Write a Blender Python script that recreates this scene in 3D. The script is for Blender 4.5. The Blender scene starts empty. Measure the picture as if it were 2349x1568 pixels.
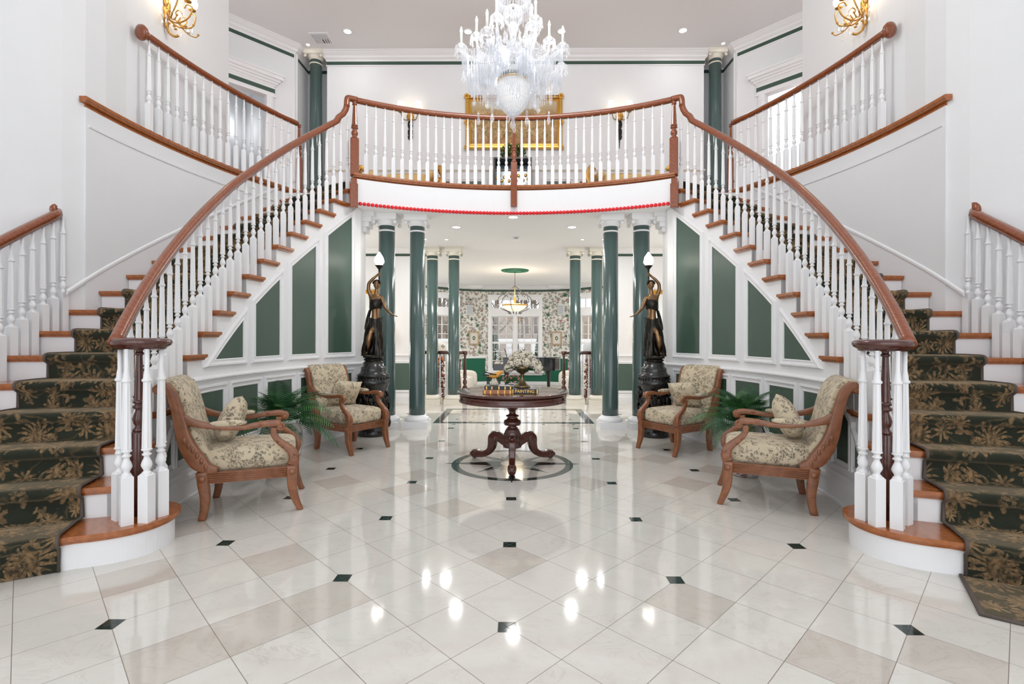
import bpy, bmesh, math, random
from math import sin, cos, pi, radians as rad, sqrt, atan2, hypot
from mathutils import Vector, Matrix, Euler
random.seed(7)
SC = bpy.context.scene
COL = SC.collection
V = Vector

# ------------------------------------------------------------ camera
F, TH, HZ, XC, CH = 1148.22, .00872, 774.17, .038, 1.25
cd = bpy.data.cameras.new('camera'); cam = bpy.data.objects.new('camera', cd); COL.objects.link(cam)
cd.sensor_fit = 'HORIZONTAL'; cd.sensor_width = 36; cd.lens = F / 2349 * 36
cd.shift_y = -(784 - HZ) / 2349
cd.clip_start = .05; cd.clip_end = 300
cam.matrix_world = (Matrix.Translation((XC, 0, CH)) @ Matrix.Rotation(TH, 4, 'Z') @ Matrix.Rotation(pi / 2, 4, 'X') @ Matrix.Rotation(.002046, 4, 'Z'))
SC.camera = cam

# ------------------------------------------------------------ materials
class NT:
    def __init__(s, name):
        s.m = bpy.data.materials.new(name); s.m.use_nodes = True
        s.t = s.m.node_tree; s.b = s.t.nodes['Principled BSDF']; s.out = s.t.nodes['Material Output']
    def n(s, typ, **k):
        nd = s.t.nodes.new('ShaderNode' + typ)
        for a, b in k.items(): setattr(nd, a, b)
        return nd
    def set(s, sock, v):
        if hasattr(v, 'is_output') or isinstance(v, bpy.types.NodeSocket): s.t.links.new(v, sock)
        elif isinstance(v, (tuple, list)) and sock.type == 'RGBA' and len(v) == 3: sock.default_value = (*v, 1)
        else: sock.default_value = v
    def math(s, op, a, b=None, c=None, clamp=False):
        nd = s.n('Math', operation=op); nd.use_clamp = clamp
        for i, v in enumerate((a, b, c)):
            if v is not None: s.set(nd.inputs[i], v)
        return nd.outputs[0]
    def vm(s, op, a, b=None):
        nd = s.n('VectorMath', operation=op); s.set(nd.inputs[0], a)
        if b is not None:
            if op == 'SCALE': s.set(nd.inputs['Scale'], b)
            else: s.set(nd.inputs[1], b)
        return nd.outputs['Value' if op in ('LENGTH', 'DOT_PRODUCT') else 'Vector']
    def mix(s, f, a, b):
        nd = s.n('Mix', data_type='RGBA'); s.set(nd.inputs[0], f); s.set(nd.inputs[6], a); s.set(nd.inputs[7], b)
        return nd.outputs[2]
    def ramp(s, f, *st):
        nd = s.n('ValToRGB'); s.set(nd.inputs[0], f); e = nd.color_ramp.elements
        while len(e) < len(st): e.new(.5)
        for el, (p, c) in zip(e, st): el.position = p; el.color = (*c, 1)
        return nd.outputs[0]
    def noise(s, vec, sc, det=3, rough=.55, dist=0):
        nd = s.n('TexNoise'); s.set(nd.inputs['Scale'], sc); nd.inputs['Detail'].default_value = det
        nd.inputs['Roughness'].default_value = rough; nd.inputs['Distortion'].default_value = dist
        if vec is not None: s.set(nd.inputs['Vector'], vec)
        return nd.outputs[0]
    def obj(s): return s.n('TexCoord').outputs['Object']
    def uv(s): return s.n('TexCoord').outputs['UV']
    def scale(s, v, x, y, z):
        nd = s.n('Mapping'); s.set(nd.inputs[0], v); nd.inputs['Scale'].default_value = (x, y, z); return nd.outputs[0]
    def bump(s, h, st=.3, d=.01):
        nd = s.n('Bump'); nd.inputs['Strength'].default_value = st; nd.inputs['Distance'].default_value = d
        s.set(nd.inputs['Height'], h); s.set(s.b.inputs['Normal'], nd.outputs[0])
    def fin(s, col=None, rough=None, metal=None, coat=None, spec=None, sheen=None):
        I = s.b.inputs
        for k, v in (('Base Color', col), ('Roughness', rough), ('Metallic', metal), ('Coat Weight', coat), ('Specular IOR Level', spec), ('Sheen Weight', sheen)):
            if v is not None: s.set(I[k], v)
        return s.m
    def flower(s, vec, sc, R=.45, petals=5, pw=.6, jag=0, dim='3D', rnd=1.0, thr=0.0):
        """mask of rosette shapes scattered in the plane of vec; returns mask, random value"""
        v = s.n('TexVoronoi', feature='F1', voronoi_dimensions=dim); s.set(v.inputs['Vector'], vec)
        v.inputs['Scale'].default_value = sc; v.inputs['Randomness'].default_value = rnd
        loc = s.vm('SUBTRACT', vec, v.outputs['Position'])
        sx = s.n('SeparateXYZ'); s.set(sx.inputs[0], loc)
        sc2 = s.n('SeparateColor'); s.set(sc2.inputs[0], v.outputs['Color'])
        if dim == '3D': x, y = s.math('ADD', sx.outputs[0], sx.outputs[1]), sx.outputs[2]
        else: x, y = sx.outputs[0], sx.outputs[1]
        r = v.outputs['Distance']
        th = s.math('ADD', s.math('ARCTAN2', y, x), s.math('MULTIPLY', sc2.outputs[0], 6.28))
        pet = s.math('POWER', s.math('ABSOLUTE', s.math('COSINE', s.math('MULTIPLY', th, petals / 2))), pw)
        size = s.math('MULTIPLY_ADD', pet, R * .75, R * .25)
        if jag: size = s.math('MULTIPLY', size, s.math('MULTIPLY_ADD', s.noise(vec, sc * jag, 2), 1.2, .35))
        size = s.math('MULTIPLY', size, s.math('MULTIPLY_ADD', sc2.outputs[1], .5, .6))
        m = s.math('MULTIPLY', s.math('SUBTRACT', size, r), 14, clamp=True)
        if thr: m = s.math('MULTIPLY', m, s.math('GREATER_THAN', sc2.outputs[2], thr))
        return m, sc2.outputs[2]

def simple(name, col, rough=.5, metal=0, coat=0, nz=0, nsc=8, bump=0, bsc=60, spec=None):
    t = NT(name)
    c = col
    o = t.obj()
    if nz:
        c = t.mix(t.noise(o, nsc, 4), tuple(x * (1 - nz) for x in col), tuple(min(1, x * (1 + nz)) for x in col))
    if bump: t.bump(t.noise(o, bsc, 3), bump, .004)
    t.b.inputs['Coat Roughness'].default_value = rough * .7
    return t.fin(c, rough, metal, coat, spec)

def emis(name, col, st):
    t = NT(name); t.b.inputs['Emission Color'].default_value = (*col, 1); t.b.inputs['Emission Strength'].default_value = st
    return t.fin(col, .5)

def wood(name, dark, light, rough=.28, coat=.35, sc=(1, 1, 1), g=9, wv=.14):
    t = NT(name); o = t.scale(t.obj(), *sc)
    w = t.n('TexWave', wave_type='BANDS', bands_direction='DIAGONAL'); t.set(w.inputs[0], o)
    w.inputs['Scale'].default_value = g; w.inputs['Distortion'].default_value = 11; w.inputs['Detail'].default_value = 4; w.inputs['Detail Scale'].default_value = 1.3
    fine = t.noise(t.scale(o, 1, 1, 6), 60, 4)
    f = t.math('MULTIPLY_ADD', fine, .55, t.math('MULTIPLY_ADD', w.outputs[1], wv, .24 - wv / 2), clamp=True)
    c = t.ramp(f, (.2, dark), (.75, light))
    t.bump(f, .08, .002); t.b.inputs['Coat Roughness'].default_value = .14
    return t.fin(c, rough, 0, coat)

M = {}
M['white'] = simple('white_paint', (.87, .87, .88), .42, nz=.015)
M['wall'] = simple('white_wall_linen', (.83, .835, .845), .75, nz=.02, nsc=3, bump=.05, bsc=300)
M['ceil'] = simple('ceiling_paint', (.87, .875, .885), .85)
M['cream'] = simple('cream_paint', (.80, .76, .66), .35)
M['oak'] = wood('orange_oak', (.23, .058, .012), (.50, .165, .045), .24, .4, (1, 1, 1), 7)
M['rail'] = wood('red_oak_rail', (.12, .022, .006), (.33, .085, .022), .2, .5, (2, 2, 2), 6)
M['mahog'] = wood('dark_mahogany', (.035, .010, .007), (.115, .030, .020), .16, .6, (2, 2, 2), 5)
M['chairw'] = wood('carved_honey_wood', (.115, .034, .012), (.34, .122, .045), .3, .3, (1, 1, 1), 5)
M['green'] = simple('dark_green_gloss', (.050, .098, .072), .42, nz=.08, nsc=3, spec=.7)
M['colg'] = simple('green_column_gloss', (.060, .105, .098), .2, coat=.35)
M['stripe'] = simple('green_stripe', (.042, .085, .062), .5)
M['wains'] = simple('emerald_paint', (.006, .125, .068), .5)
M['bronze'] = simple('bronze_patina', (.26, .15, .075), .28, .85, nz=.35, nsc=12)
M['bronzed'] = simple('dark_bronze', (.030, .026, .022), .28, .7, nz=.5, nsc=25)
M['pedes'] = simple('black_marble', (.014, .015, .014), .2, 0, .3, nz=.5, nsc=30, bump=.3, bsc=26)
M['gold'] = simple('gilded', (.72, .43, .10), .3, .85, nz=.25, nsc=40)
M['gold2'] = simple('antique_gold', (.55, .30, .08), .35, .8, nz=.3, nsc=60)
M['brass'] = simple('antique_brass', (.22, .16, .085), .3, .85, nz=.3, nsc=30)
M['black'] = simple('piano_black', (.008, .010, .013), .07, 0, .6)
M['blackst'] = simple('black_stone', (.010, .020, .018), .1, 0, .3, nz=.5, nsc=20)
M['grnst'] = simple('green_stone', (.020, .050, .046), .1, 0, .3, nz=.5, nsc=30)
M['greyst'] = simple('grey_stone', (.18, .20, .20), .12, 0, .3, nz=.3, nsc=20)
M['creamst'] = simple('cream_stone', (.66, .61, .55), .1, 0, .3, nz=.06, nsc=9)
M['red'] = simple('red_beads', (.80, .012, .02), .45)
M['leaf'] = simple('fern_green', (.035, .14, .028), .5, nz=.5, nsc=9)
M['leaf2'] = simple('fern_dark', (.018, .085, .028), .5, nz=.4, nsc=9)
M['leafy'] = simple('ivy_green', (.10, .17, .04), .6, nz=.5, nsc=30)
M['petal'] = simple('cream_petal', (.72, .66, .54), .7, nz=.1, nsc=60)
M['pink'] = simple('pink_petal', (.60, .25, .22), .7, nz=.3, nsc=80)
M['sofa'] = simple('ivory_upholstery', (.74, .70, .63), .8, nz=.05)
M['goldcl'] = simple('gold_satin', (.72, .50, .20), .5, nz=.12, nsc=12)
M['shade'] = emis('lit_cream_shade', (1, .88, .66), .75)
M['shadeo'] = emis('lit_amber_shade', (1, .62, .22), 1.3)
M['globe'] = emis('lit_flame_globe', (1, .94, .84), 4)
M['bulb'] = emis('candle_bulb', (1, .95, .86), 14)
M['down'] = emis('downlight_lamp', (1, .97, .92), 8)
M['bowl'] = emis('lit_alabaster', (1, .80, .50), .9)
M['candle'] = simple('candle_sleeve', (.85, .84, .80), .4)
M['grey'] = simple('speaker_grille', (.50, .53, .56), .6)
M['gap'] = simple('vent_dark', (.12, .12, .13), .6)
M['creamw'] = simple('cream_carpet', (.70, .66, .60), .8, nz=.04)
M['book1'] = simple('black_leather', (.012, .014, .02), .35)
M['book2'] = simple('tan_leather', (.42, .17, .08), .4, nz=.2, nsc=30)
M['page'] = simple('book_pages', (.55, .40, .22), .7)
M['bird'] = simple('orange_feather', (.80, .38, .06), .6)
M['birdk'] = simple('black_feather', (.03, .028, .035), .6)
M['porc'] = simple('white_porcelain', (.75, .75, .76), .2)
M['ground'] = simple('leaf_litter', (.16, .115, .07), .95, nz=.4, nsc=1.5)
M['bark'] = simple('grey_bark', (.19, .15, .115), .95, nz=.45, nsc=6)
M['shrub'] = simple('evergreen', (.045, .10, .02), .8, nz=.6, nsc=8)
M['dried'] = simple('dried_red_leaves', (.17, .035, .025), .8, nz=.6, nsc=40)
M['orange'] = simple('orange_flowers', (.62, .18, .05), .7, nz=.4, nsc=50)
M['pinkst'] = simple('pink_band', (.42, .19, .13), .7)
M['soil'] = simple('soil', (.03, .02, .012), .95)
M['mirror'] = simple('mirror_glass', (.75, .78, .76), .04, 1)
M['bind'] = simple('carpet_binding', (.11, .085, .07), .8)
M['teal'] = simple('cabinet_glass', (.10, .16, .19), .12, 0, .4, nz=.6, nsc=20)
M['copper'] = simple('copper_leaf', (.42, .13, .04), .4, .4)

def m_crystal():
    t = NT('cut_crystal'); nt = t.t
    tr = t.n('BsdfTransparent'); gl = t.n('BsdfGlossy'); df = t.n('BsdfDiffuse'); tl = t.n('BsdfTranslucent')
    gl.inputs['Roughness'].default_value = .12; gl.inputs[0].default_value = (1, 1, 1, 1)
    df.inputs[0].default_value = (.93, .95, .96, 1); tl.inputs[0].default_value = (.95, .96, .97, 1); tr.inputs[0].default_value = (.97, .98, 1, 1)
    a = t.n('MixShader'); a.inputs[0].default_value = .5; nt.links.new(df.outputs[0], a.inputs[1]); nt.links.new(tl.outputs[0], a.inputs[2])
    b = t.n('MixShader'); b.inputs[0].default_value = .62; nt.links.new(a.outputs[0], b.inputs[1]); nt.links.new(gl.outputs[0], b.inputs[2])
    c = t.n('MixShader'); nt.links.new(b.outputs[0], c.inputs[2]); nt.links.new(tr.outputs[0], c.inputs[1])
    lw = t.n('LayerWeight'); lw.inputs[0].default_value = .35
    t.set(c.inputs[0], t.math('MULTIPLY_ADD', lw.outputs[1], .60, .17, clamp=True))
    nt.links.new(c.outputs[0], t.out.inputs[0]); return t.m
M['crystal'] = m_crystal()
def m_glass():
    t = NT('window_glass'); nt = t.t
    tr = t.n('BsdfTransparent'); gl = t.n('BsdfGlossy'); gl.inputs['Roughness'].default_value = .02
    c = t.n('MixShader'); c.inputs[0].default_value = .06
    nt.links.new(tr.outputs[0], c.inputs[1]); nt.links.new(gl.outputs[0], c.inputs[2]); nt.links.new(c.outputs[0], t.out.inputs[0]); return t.m
M['glass'] = m_glass()

U = .43135; Y0 = 2.1632
def m_floor():
    t = NT('marble_floor'); o = t.obj(); s = t.n('SeparateXYZ'); t.set(s.inputs[0], o)
    X = s.outputs[0]; Y = t.math('SUBTRACT', s.outputs[1], Y0)
    a = t.math('DIVIDE', t.math('ADD', X, Y), U); b = t.math('DIVIDE', t.math('SUBTRACT', X, Y), U)
    la = t.math('PINGPONG', a, .5); lb = t.math('PINGPONG', b, .5)
    ln = t.math('MINIMUM', la, lb)
    g = t.math('LESS_THAN', ln, .0045)
    cv = t.n('CombineXYZ'); t.set(cv.inputs[0], t.math('FLOOR', a)); t.set(cv.inputs[1], t.math('FLOOR', b))
    wn = t.n('TexWhiteNoise', noise_dimensions='3D'); t.set(wn.inputs[0], cv.outputs[0])
    rv = wn.outputs['Value']
    tv = t.vm('ADD', o, t.vm('SCALE', wn.outputs['Color'], 9.0))
    soft = t.noise(tv, 5, 5, .6, .6)
    vein = t.noise(t.scale(tv, 1, 1.8, 1), 3.2, 6, .62, 1.2)
    vm = t.math('MULTIPLY', t.math('SUBTRACT', .018, t.math('ABSOLUTE', t.math('SUBTRACT', vein, .5))), 30, clamp=True)
    speck = t.math('MULTIPLY', t.math('SUBTRACT', t.noise(tv, 26, 3), .66), 5, clamp=True)
    base = t.mix(soft, (.68, .65, .59), (.79, .765, .715))
    base = t.mix(t.math('GREATER_THAN', rv, .88), base, t.mix(soft, (.56, .51, .45), (.69, .64, .58)))
    base = t.mix(t.math('MULTIPLY', vm, t.math('MULTIPLY_ADD', rv, .35, .05)), base, (.36, .30, .23))
    base = t.mix(t.math('MULTIPLY', speck, .25), base, (.40, .36, .30))
    c = t.mix(g, base, (.24, .20, .16))
    def dot(dx, dy):
        x = t.math('PINGPONG', t.math('SUBTRACT', X, dx), 2 * U); y = t.math('PINGPONG', t.math('SUBTRACT', Y, dy), U)
        return t.math('MAXIMUM', x, y)
    dm = t.math('MINIMUM', dot(0, 0), dot(2 * U, U))
    # no cabochons inside the bordered panel
    inr = t.math('MULTIPLY', t.math('LESS_THAN', t.math('ABSOLUTE', X), 1.25), t.math('MULTIPLY', t.math('GREATER_THAN', s.outputs[1], 7.2), t.math('LESS_THAN', s.outputs[1], 8.9)))
    # small cabochons inside it
    p = .43135
    x2 = t.math('PINGPONG', X, p / 2 * 1.0); y2 = t.math('PINGPONG', t.math('SUBTRACT', s.outputs[1], 7.66), p / 2)
    d2 = t.math('MAXIMUM', x2, y2)
    x3 = t.math('PINGPONG', t.math('SUBTRACT', X, p / 2), p / 2); y3 = t.math('PINGPONG', t.math('SUBTRACT', s.outputs[1], 7.66 + p / 2), p / 2)
    d2 = t.math('MINIMUM', d2, t.math('MAXIMUM', x3, y3))
    small = t.math('MULTIPLY', inr, t.math('LESS_THAN', d2, .022))
    big = t.math('MULTIPLY', t.math('SUBTRACT', 1, inr), t.math('LESS_THAN', dm, .0375))
    edge = t.math('MULTIPLY', t.math('SUBTRACT', 1, inr), t.math('LESS_THAN', dm, .040))
    c = t.mix(edge, c, (.24, .20, .16))
    dk = t.math('MAXIMUM', big, small)
    c = t.mix(dk, c, t.mix(t.noise(o, 30, 3), (.006, .016, .014), (.02, .045, .04)))
    t.bump(t.math('SUBTRACT', t.math('MULTIPLY', t.noise(o, 2.2, 1), .5), t.math('MULTIPLY', g, .3)), .04, .004)
    return t.fin(c, t.math('MULTIPLY_ADD', g, .4, .075), 0, .25, .5)
M['floor'] = m_floor()

def m_carpet():
    t = NT('green_floral_carpet'); u = t.uv()
    w = t.vm('ADD', u, t.vm('SCALE', t.n('TexNoise').outputs['Color'], .0))
    nz = t.n('TexNoise'); t.set(nz.inputs[0], u); nz.inputs['Scale'].default_value = 9
    w = t.vm('ADD', u, t.vm('SCALE', nz.outputs['Color'], .06))
    f1, r1 = t.flower(w, 4.6, .62, 15, 1.1, 4, '2D', .8, .45)
    f2, r2 = t.flower(t.vm('ADD', w, (.13, .41, 0)), 7.5, .62, 9, 1.0, 5, '2D', .9, .45)
    f3, r3 = t.flower(t.vm('ADD', w, (.57, .23, 0)), 12, .62, 3, 1.4, 4, '2D', 1, .4)
    str_ = t.math('MULTIPLY_ADD', t.noise(t.scale(w, 1, .55, 1), 48, 3), 3.2, -1.05, clamp=True)
    cl = t.noise(u, 3.5, 3)
    base = t.mix(cl, (.010, .014, .011), (.045, .050, .034))
    tan = t.mix(t.noise(w, 22, 2), (.13, .062, .03), (.47, .31, .16))
    m = t.math('MULTIPLY', t.math('MAXIMUM', t.math('MAXIMUM', f1, f2), t.math('MULTIPLY', f3, .8)), t.math('MULTIPLY_ADD', str_, .9, .1), clamp=True)
    sw = t.math('MULTIPLY', t.math('SUBTRACT', .012, t.math('ABSOLUTE', t.math('SUBTRACT', t.noise(w, 2.6, 2), .5))), 60, clamp=True)
    m = t.math('MAXIMUM', m, t.math('MULTIPLY', sw, .28))
    c = t.mix(m, base, tan)
    t.bump(t.math('ADD', t.noise(u, 260, 2), t.math('MULTIPLY', m, .6)), .5, .006)
    t.b.inputs['Sheen Tint'].default_value = (.62, .48, .32, 1); t.b.inputs['Sheen Roughness'].default_value = .35
    return t.fin(c, .95, sheen=.9, spec=.1)
M['carpet'] = m_carpet()

def m_fabric():
    t = NT('floral_tapestry_fabric'); o = t.obj()
    nz = t.n('TexNoise'); t.set(nz.inputs[0], o); nz.inputs['Scale'].default_value = 14
    w = t.vm('ADD', o, t.vm('SCALE', nz.outputs['Color'], .035))
    f1, r1 = t.flower(w, 10, .60, 6, .6, 5, '3D', 1, .25)
    f2, r2 = t.flower(t.vm('ADD', w, (.3, .7, .1)), 14, .66, 2, 1.3, 3, '3D', 1, .1)
    f3, r3 = t.flower(t.vm('ADD', w, (.9, .2, .5)), 22, .62, 2, 1.2, 0, '3D', 1, .2)
    st = t.math('MULTIPLY', t.math('ABSOLUTE', t.math('SUBTRACT', t.noise(w, 55, 2), .5)), 9, clamp=True)
    m = t.math('MULTIPLY', t.math('MAXIMUM', t.math('MAXIMUM', f1, f2), f3), st, clamp=True)
    base = t.mix(t.noise(o, 5, 2), (.57, .47, .32), (.67, .575, .42))
    ink = t.mix(r2, (.065, .075, .055), (.15, .125, .08)); ink = t.mix(t.math('MULTIPLY', f1, .5), ink, (.20, .13, .09))
    c = t.mix(t.math('MULTIPLY', m, .85), base, ink)
    t.bump(t.noise(o, 420, 2), .25, .002)
    return t.fin(c, .9, sheen=.15)
M['fabric'] = m_fabric()

def m_wallpaper():
    t = NT('floral_wallpaper'); o = t.obj()
    nz = t.n('TexNoise'); t.set(nz.inputs[0], o); nz.inputs['Scale'].default_value = 6
    w = t.vm('ADD', o, t.vm('SCALE', nz.outputs['Color'], .10))
    sx_ = t.n('SeparateXYZ'); t.set(sx_.inputs[0], w); cx_ = t.n('CombineXYZ'); t.set(cx_.inputs[0], sx_.outputs[0]); t.set(cx_.inputs[1], sx_.outputs[2]); w = cx_.outputs[0]
    f1, _ = t.flower(w, 3.2, .27, 6, .5, 6, '2D', .7, .35)
    f2, _ = t.flower(t.vm('ADD', w, (.21, .16, 0)), 3.2, .20, 5, .6, 6, '2D', .7, .35)
    f3, r3 = t.flower(t.vm('ADD', w, (.7, .3, 0)), 10, .66, 4, .8, 5, '2D', 1)
    c = (.76, .75, .69)
    c = t.mix(t.math('MULTIPLY', f3, .75), c, t.mix(r3, (.09, .12, .08), (.26, .16, .14)))
    c = t.mix(f1, c, (.025, .12, .07)); c = t.mix(f2, c, (.36, .14, .13))
    return t.fin(c, .8)
M['wallp'] = m_wallpaper()
def m_tapestry():
    t = NT('tapestry_weave'); o = t.obj()
    sep = t.n('SeparateXYZ'); t.set(sep.inputs[0], o)
    n1 = t.noise(o, 9, 5, .65, 1.5); n2 = t.noise(t.vm('ADD', o, (5, 5, 5)), 16, 4, .6, 1)
    c = t.ramp(n1, (.25, (.12, .09, .04)), (.42, (.33, .22, .09)), (.55, (.52, .36, .17)), (.72, (.66, .46, .27)))
    c = t.mix(t.math('MULTIPLY', t.math('SUBTRACT', n2, .56), 9, clamp=True), c, (.46, .19, .13))
    sky = t.math('MULTIPLY', t.math('SUBTRACT', sep.outputs[2], t.math('MULTIPLY_ADD', n1, .3, .02)), 6, clamp=True)
    c = t.mix(t.math('MULTIPLY', sky, .75), c, (.62, .52, .36))
    low = t.math('MULTIPLY', t.math('SUBTRACT', -.22, sep.outputs[2]), 6, clamp=True)
    c = t.mix(t.math('MULTIPLY', low, .5), c, (.40, .15, .05))
    return t.fin(c, .9)
M['tapestry'] = m_tapestry()
def m_porc():
    t = NT('painted_porcelain'); o = t.obj()
    f1, r = t.flower(o, 11, .45, 5, .6, 4, '3D'); f2, r2 = t.flower(t.vm('ADD', o, (.3, .3, .3)), 17, .45, 2, 1, 3, '3D')
    c = (.62, .60, .56); c = t.mix(f1, c, t.mix(r, (.34, .09, .04), (.06, .16, .30))); c = t.mix(f2, c, t.mix(r2, (.09, .20, .10), (.40, .16, .06)))
    return t.fin(c, .12, 0, .4)
M['porcp'] = m_porc()
def m_floralshade(name, a, b):
    t = NT(name); o = t.obj(); f1, r = t.flower(o, 6, .5, 4, .6, 3, '3D')
    return t.fin(t.mix(f1, a, b), .8)
M['fshade'] = m_floralshade('floral_pillow', (.66, .62, .55), (.22, .21, .20))
M['borderp'] = m_floralshade('floral_border', (.13, .12, .08), (.42, .26, .17))
# ------------------------------------------------------------ mesh helpers
class G:
    """collects vertices and faces, then links them as ONE object"""
    def __init__(s): s.v = []; s.f = []; s.mi = []; s.uvs = None; s.cur = 0; s.sm = []
    def add(s, vs, fs, smooth=False, mx=None):
        o = len(s.v)
        s.v += [mx @ V(p) if mx else V(p) for p in vs]
        for f in fs: s.f.append([i + o for i in f]); s.mi.append(s.cur); s.sm.append(smooth)
        return s
    def box(s, c, d, mx=None, bev=0):
        x, y, z = c; a, b, e = d[0] / 2, d[1] / 2, d[2] / 2
        if bev <= 0:
            vs = [(x + i * a, y + j * b, z + k * e) for k in (-1, 1) for j in (-1, 1) for i in (-1, 1)]
            return s.add(vs, [(0, 2, 3, 1), (4, 5, 7, 6), (0, 1, 5, 4), (2, 6, 7, 3), (0, 4, 6, 2), (1, 3, 7, 5)], False, mx)
        rings = [(bev, -e), (0, -e + bev), (0, e - bev), (bev, e)]
        vs = []
        for f, zz in rings:
            A, B = a - f, b - f; h = bev if f == 0 else bev * .5
            for i, j in ((A, B - h), (A - h, B), (-A + h, B), (-A, B - h), (-A, -B + h), (-A + h, -B), (A - h, -B), (A, -B + h)):
                vs.append((x + i, y + j, z + zz))
        fs = [tuple(range(7, -1, -1)), tuple(range(24, 32))]
        for r in range(3):
            for i in range(8): fs.append((r * 8 + i, r * 8 + (i + 1) % 8, r * 8 + 8 + (i + 1) % 8, r * 8 + 8 + i))
        return s.add(vs, fs, False, mx)
    def lathe(s, prof, n=16, c=(0, 0, 0), mx=None, smooth=True, flute=0, fr=None, ring=False):
        vs = []; fs = []
        for i, (r, z) in enumerate(prof):
            for k in range(n):
                rr = r
                if flute and fr and fr[0] <= z <= fr[1] and k % 2: rr = r * (1 - flute)
                vs.append((c[0] + rr * cos(2 * pi * k / n), c[1] + rr * sin(2 * pi * k / n), c[2] + z))
        m = len(prof)
        for i in range(m - 1):
            for k in range(n): fs.append((i * n + k, i * n + (k + 1) % n, (i + 1) * n + (k + 1) % n, (i + 1) * n + k))
        if ring:
            for k in range(n): fs.append(((m - 1) * n + k, (m - 1) * n + (k + 1) % n, (k + 1) % n, k))
            return s.add(vs, fs, smooth, mx)
        if prof[0][0] > 1e-5: fs.append(tuple(range(n - 1, -1, -1)))
        if prof[-1][0] > 1e-5: fs.append(tuple(range((m - 1) * n, m * n)))
        return s.add(vs, fs, smooth, mx)
    def tube(s, pts, r, n=8, closed=False, mx=None, smooth=True, sec=None, up=(0, 0, 1), caps=True):
        """sweep; r number or list (or (w,h) pairs); sec = list of (side, up) unit section points"""
        pts = [V(p) for p in pts]; m = len(pts); vs = []; fs = []
        if sec is None: sec = [(cos(2 * pi * k / n), sin(2 * pi * k / n)) for k in range(n)]
        n = len(sec); prev = None
        for i, p in enumerate(pts):
            a = pts[(i - 1) % m] if (closed or i) else p
            b = pts[(i + 1) % m] if (closed or i < m - 1) else p
            T = (b - a); T = T.normalized() if T.length > 1e-9 else V((0, 0, 1))
            S = T.cross(V(up))
            if S.length < .08: S = prev if prev is not None else T.cross(V((1, 0, .01)))
            if prev is not None and S.dot(prev) < 0: S = -S
            S = (S - T * S.dot(T)).normalized(); prev = S; W = S.cross(T)
            rr = r[i] if isinstance(r, list) else r
            if isinstance(rr, (list, tuple)): w, h = rr
            else: w = h = rr
            k = 1.0
            if 0 < i < m - 1 or closed:
                d1 = (p - a).normalized() if (p - a).length > 1e-9 else T; k = 1 / max(.5, abs(d1.dot(T)))
            for u, q in sec: vs.append(p + S * (u * w * k) + W * (q * h))
        L = m if closed else m - 1
        for i in range(L):
            for k in range(n):
                j = (i + 1) % m
                fs.append((i * n + k, i * n + (k + 1) % n, j * n + (k + 1) % n, j * n + k))
        if caps and not closed: fs.append(tuple(range(n - 1, -1, -1))); fs.append(tuple(range((m - 1) * n, m * n)))
        return s.add(vs, fs, smooth, mx)
    def sweep(s, path, prof, side=1, closed=False, closedp=True, caps=True, mx=None, smooth=False):
        """mitred sweep: profile (out, z); path 3D, offset horizontal to the left (side=1) or right (-1)"""
        P = [V(p) for p in path]; m = len(P); vs = []; fs = []; n = len(prof)
        for i, p in enumerate(P):
            a = P[(i - 1) % m] if (closed or i) else None
            b = P[(i + 1) % m] if (closed or i < m - 1) else None
            d1 = V((p.x - a.x, p.y - a.y)) if a is not None else None
            d2 = V((b.x - p.x, b.y - p.y)) if b is not None else None
            if d1 is None: d1 = d2
            if d2 is None: d2 = d1
            d1 = d1.normalized(); d2 = d2.normalized()
            n1 = V((-d1.y, d1.x)); n2 = V((-d2.y, d2.x)); nn = (n1 + n2)
            nn = nn.normalized() if nn.length > 1e-6 else n1
            k = side / max(.3, nn.dot(n1))
            for o, z in prof: vs.append((p.x + nn.x * o * k, p.y + nn.y * o * k, p.z + z))
        for i in range(m if closed else m - 1):
            j = (i + 1) % m
            for k in range(n if closedp else n - 1):
                fs.append((i * n + k, i * n + (k + 1) % n, j * n + (k + 1) % n, j * n + k))
        if caps and not closed and closedp: fs.append(tuple(range(n - 1, -1, -1))); fs.append(tuple(range((m - 1) * n, m * n)))
        return s.add(vs, fs, smooth, mx)
    def prism(s, poly, z0, z1, mx=None):
        n = len(poly); vs = [(x, y, z0) for x, y in poly] + [(x, y, z1) for x, y in poly]
        fs = [tuple(range(n - 1, -1, -1)), tuple(range(n, 2 * n))] + [(i, (i + 1) % n, n + (i + 1) % n, n + i) for i in range(n)]
        return s.add(vs, fs, False, mx)
    def extr(s, poly, y0, y1, mx=None):
        """outline in x,z extruded along y"""
        n = len(poly); vs = [(x, y0, z) for x, z in poly] + [(x, y1, z) for x, z in poly]
        fs = [tuple(range(n)), tuple(range(2 * n - 1, n - 1, -1))] + [(i, n + i, n + (i + 1) % n, (i + 1) % n) for i in range(n)]
        return s.add(vs, fs, False, mx)
    def grid(s, rows, smooth=True, closeu=False, caps=False):
        m = len(rows); n = len(rows[0]); vs = [p for r in rows for p in r]; fs = []
        for i in range(m - 1):
            for k in range(n if closeu else n - 1):
                fs.append((i * n + k, i * n + (k + 1) % n, (i + 1) * n + (k + 1) % n, (i + 1) * n + k))
        if caps: fs.append(tuple(range(n - 1, -1, -1))); fs.append(tuple(range((m - 1) * n, m * n)))
        return s.add(vs, fs, smooth)
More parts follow.
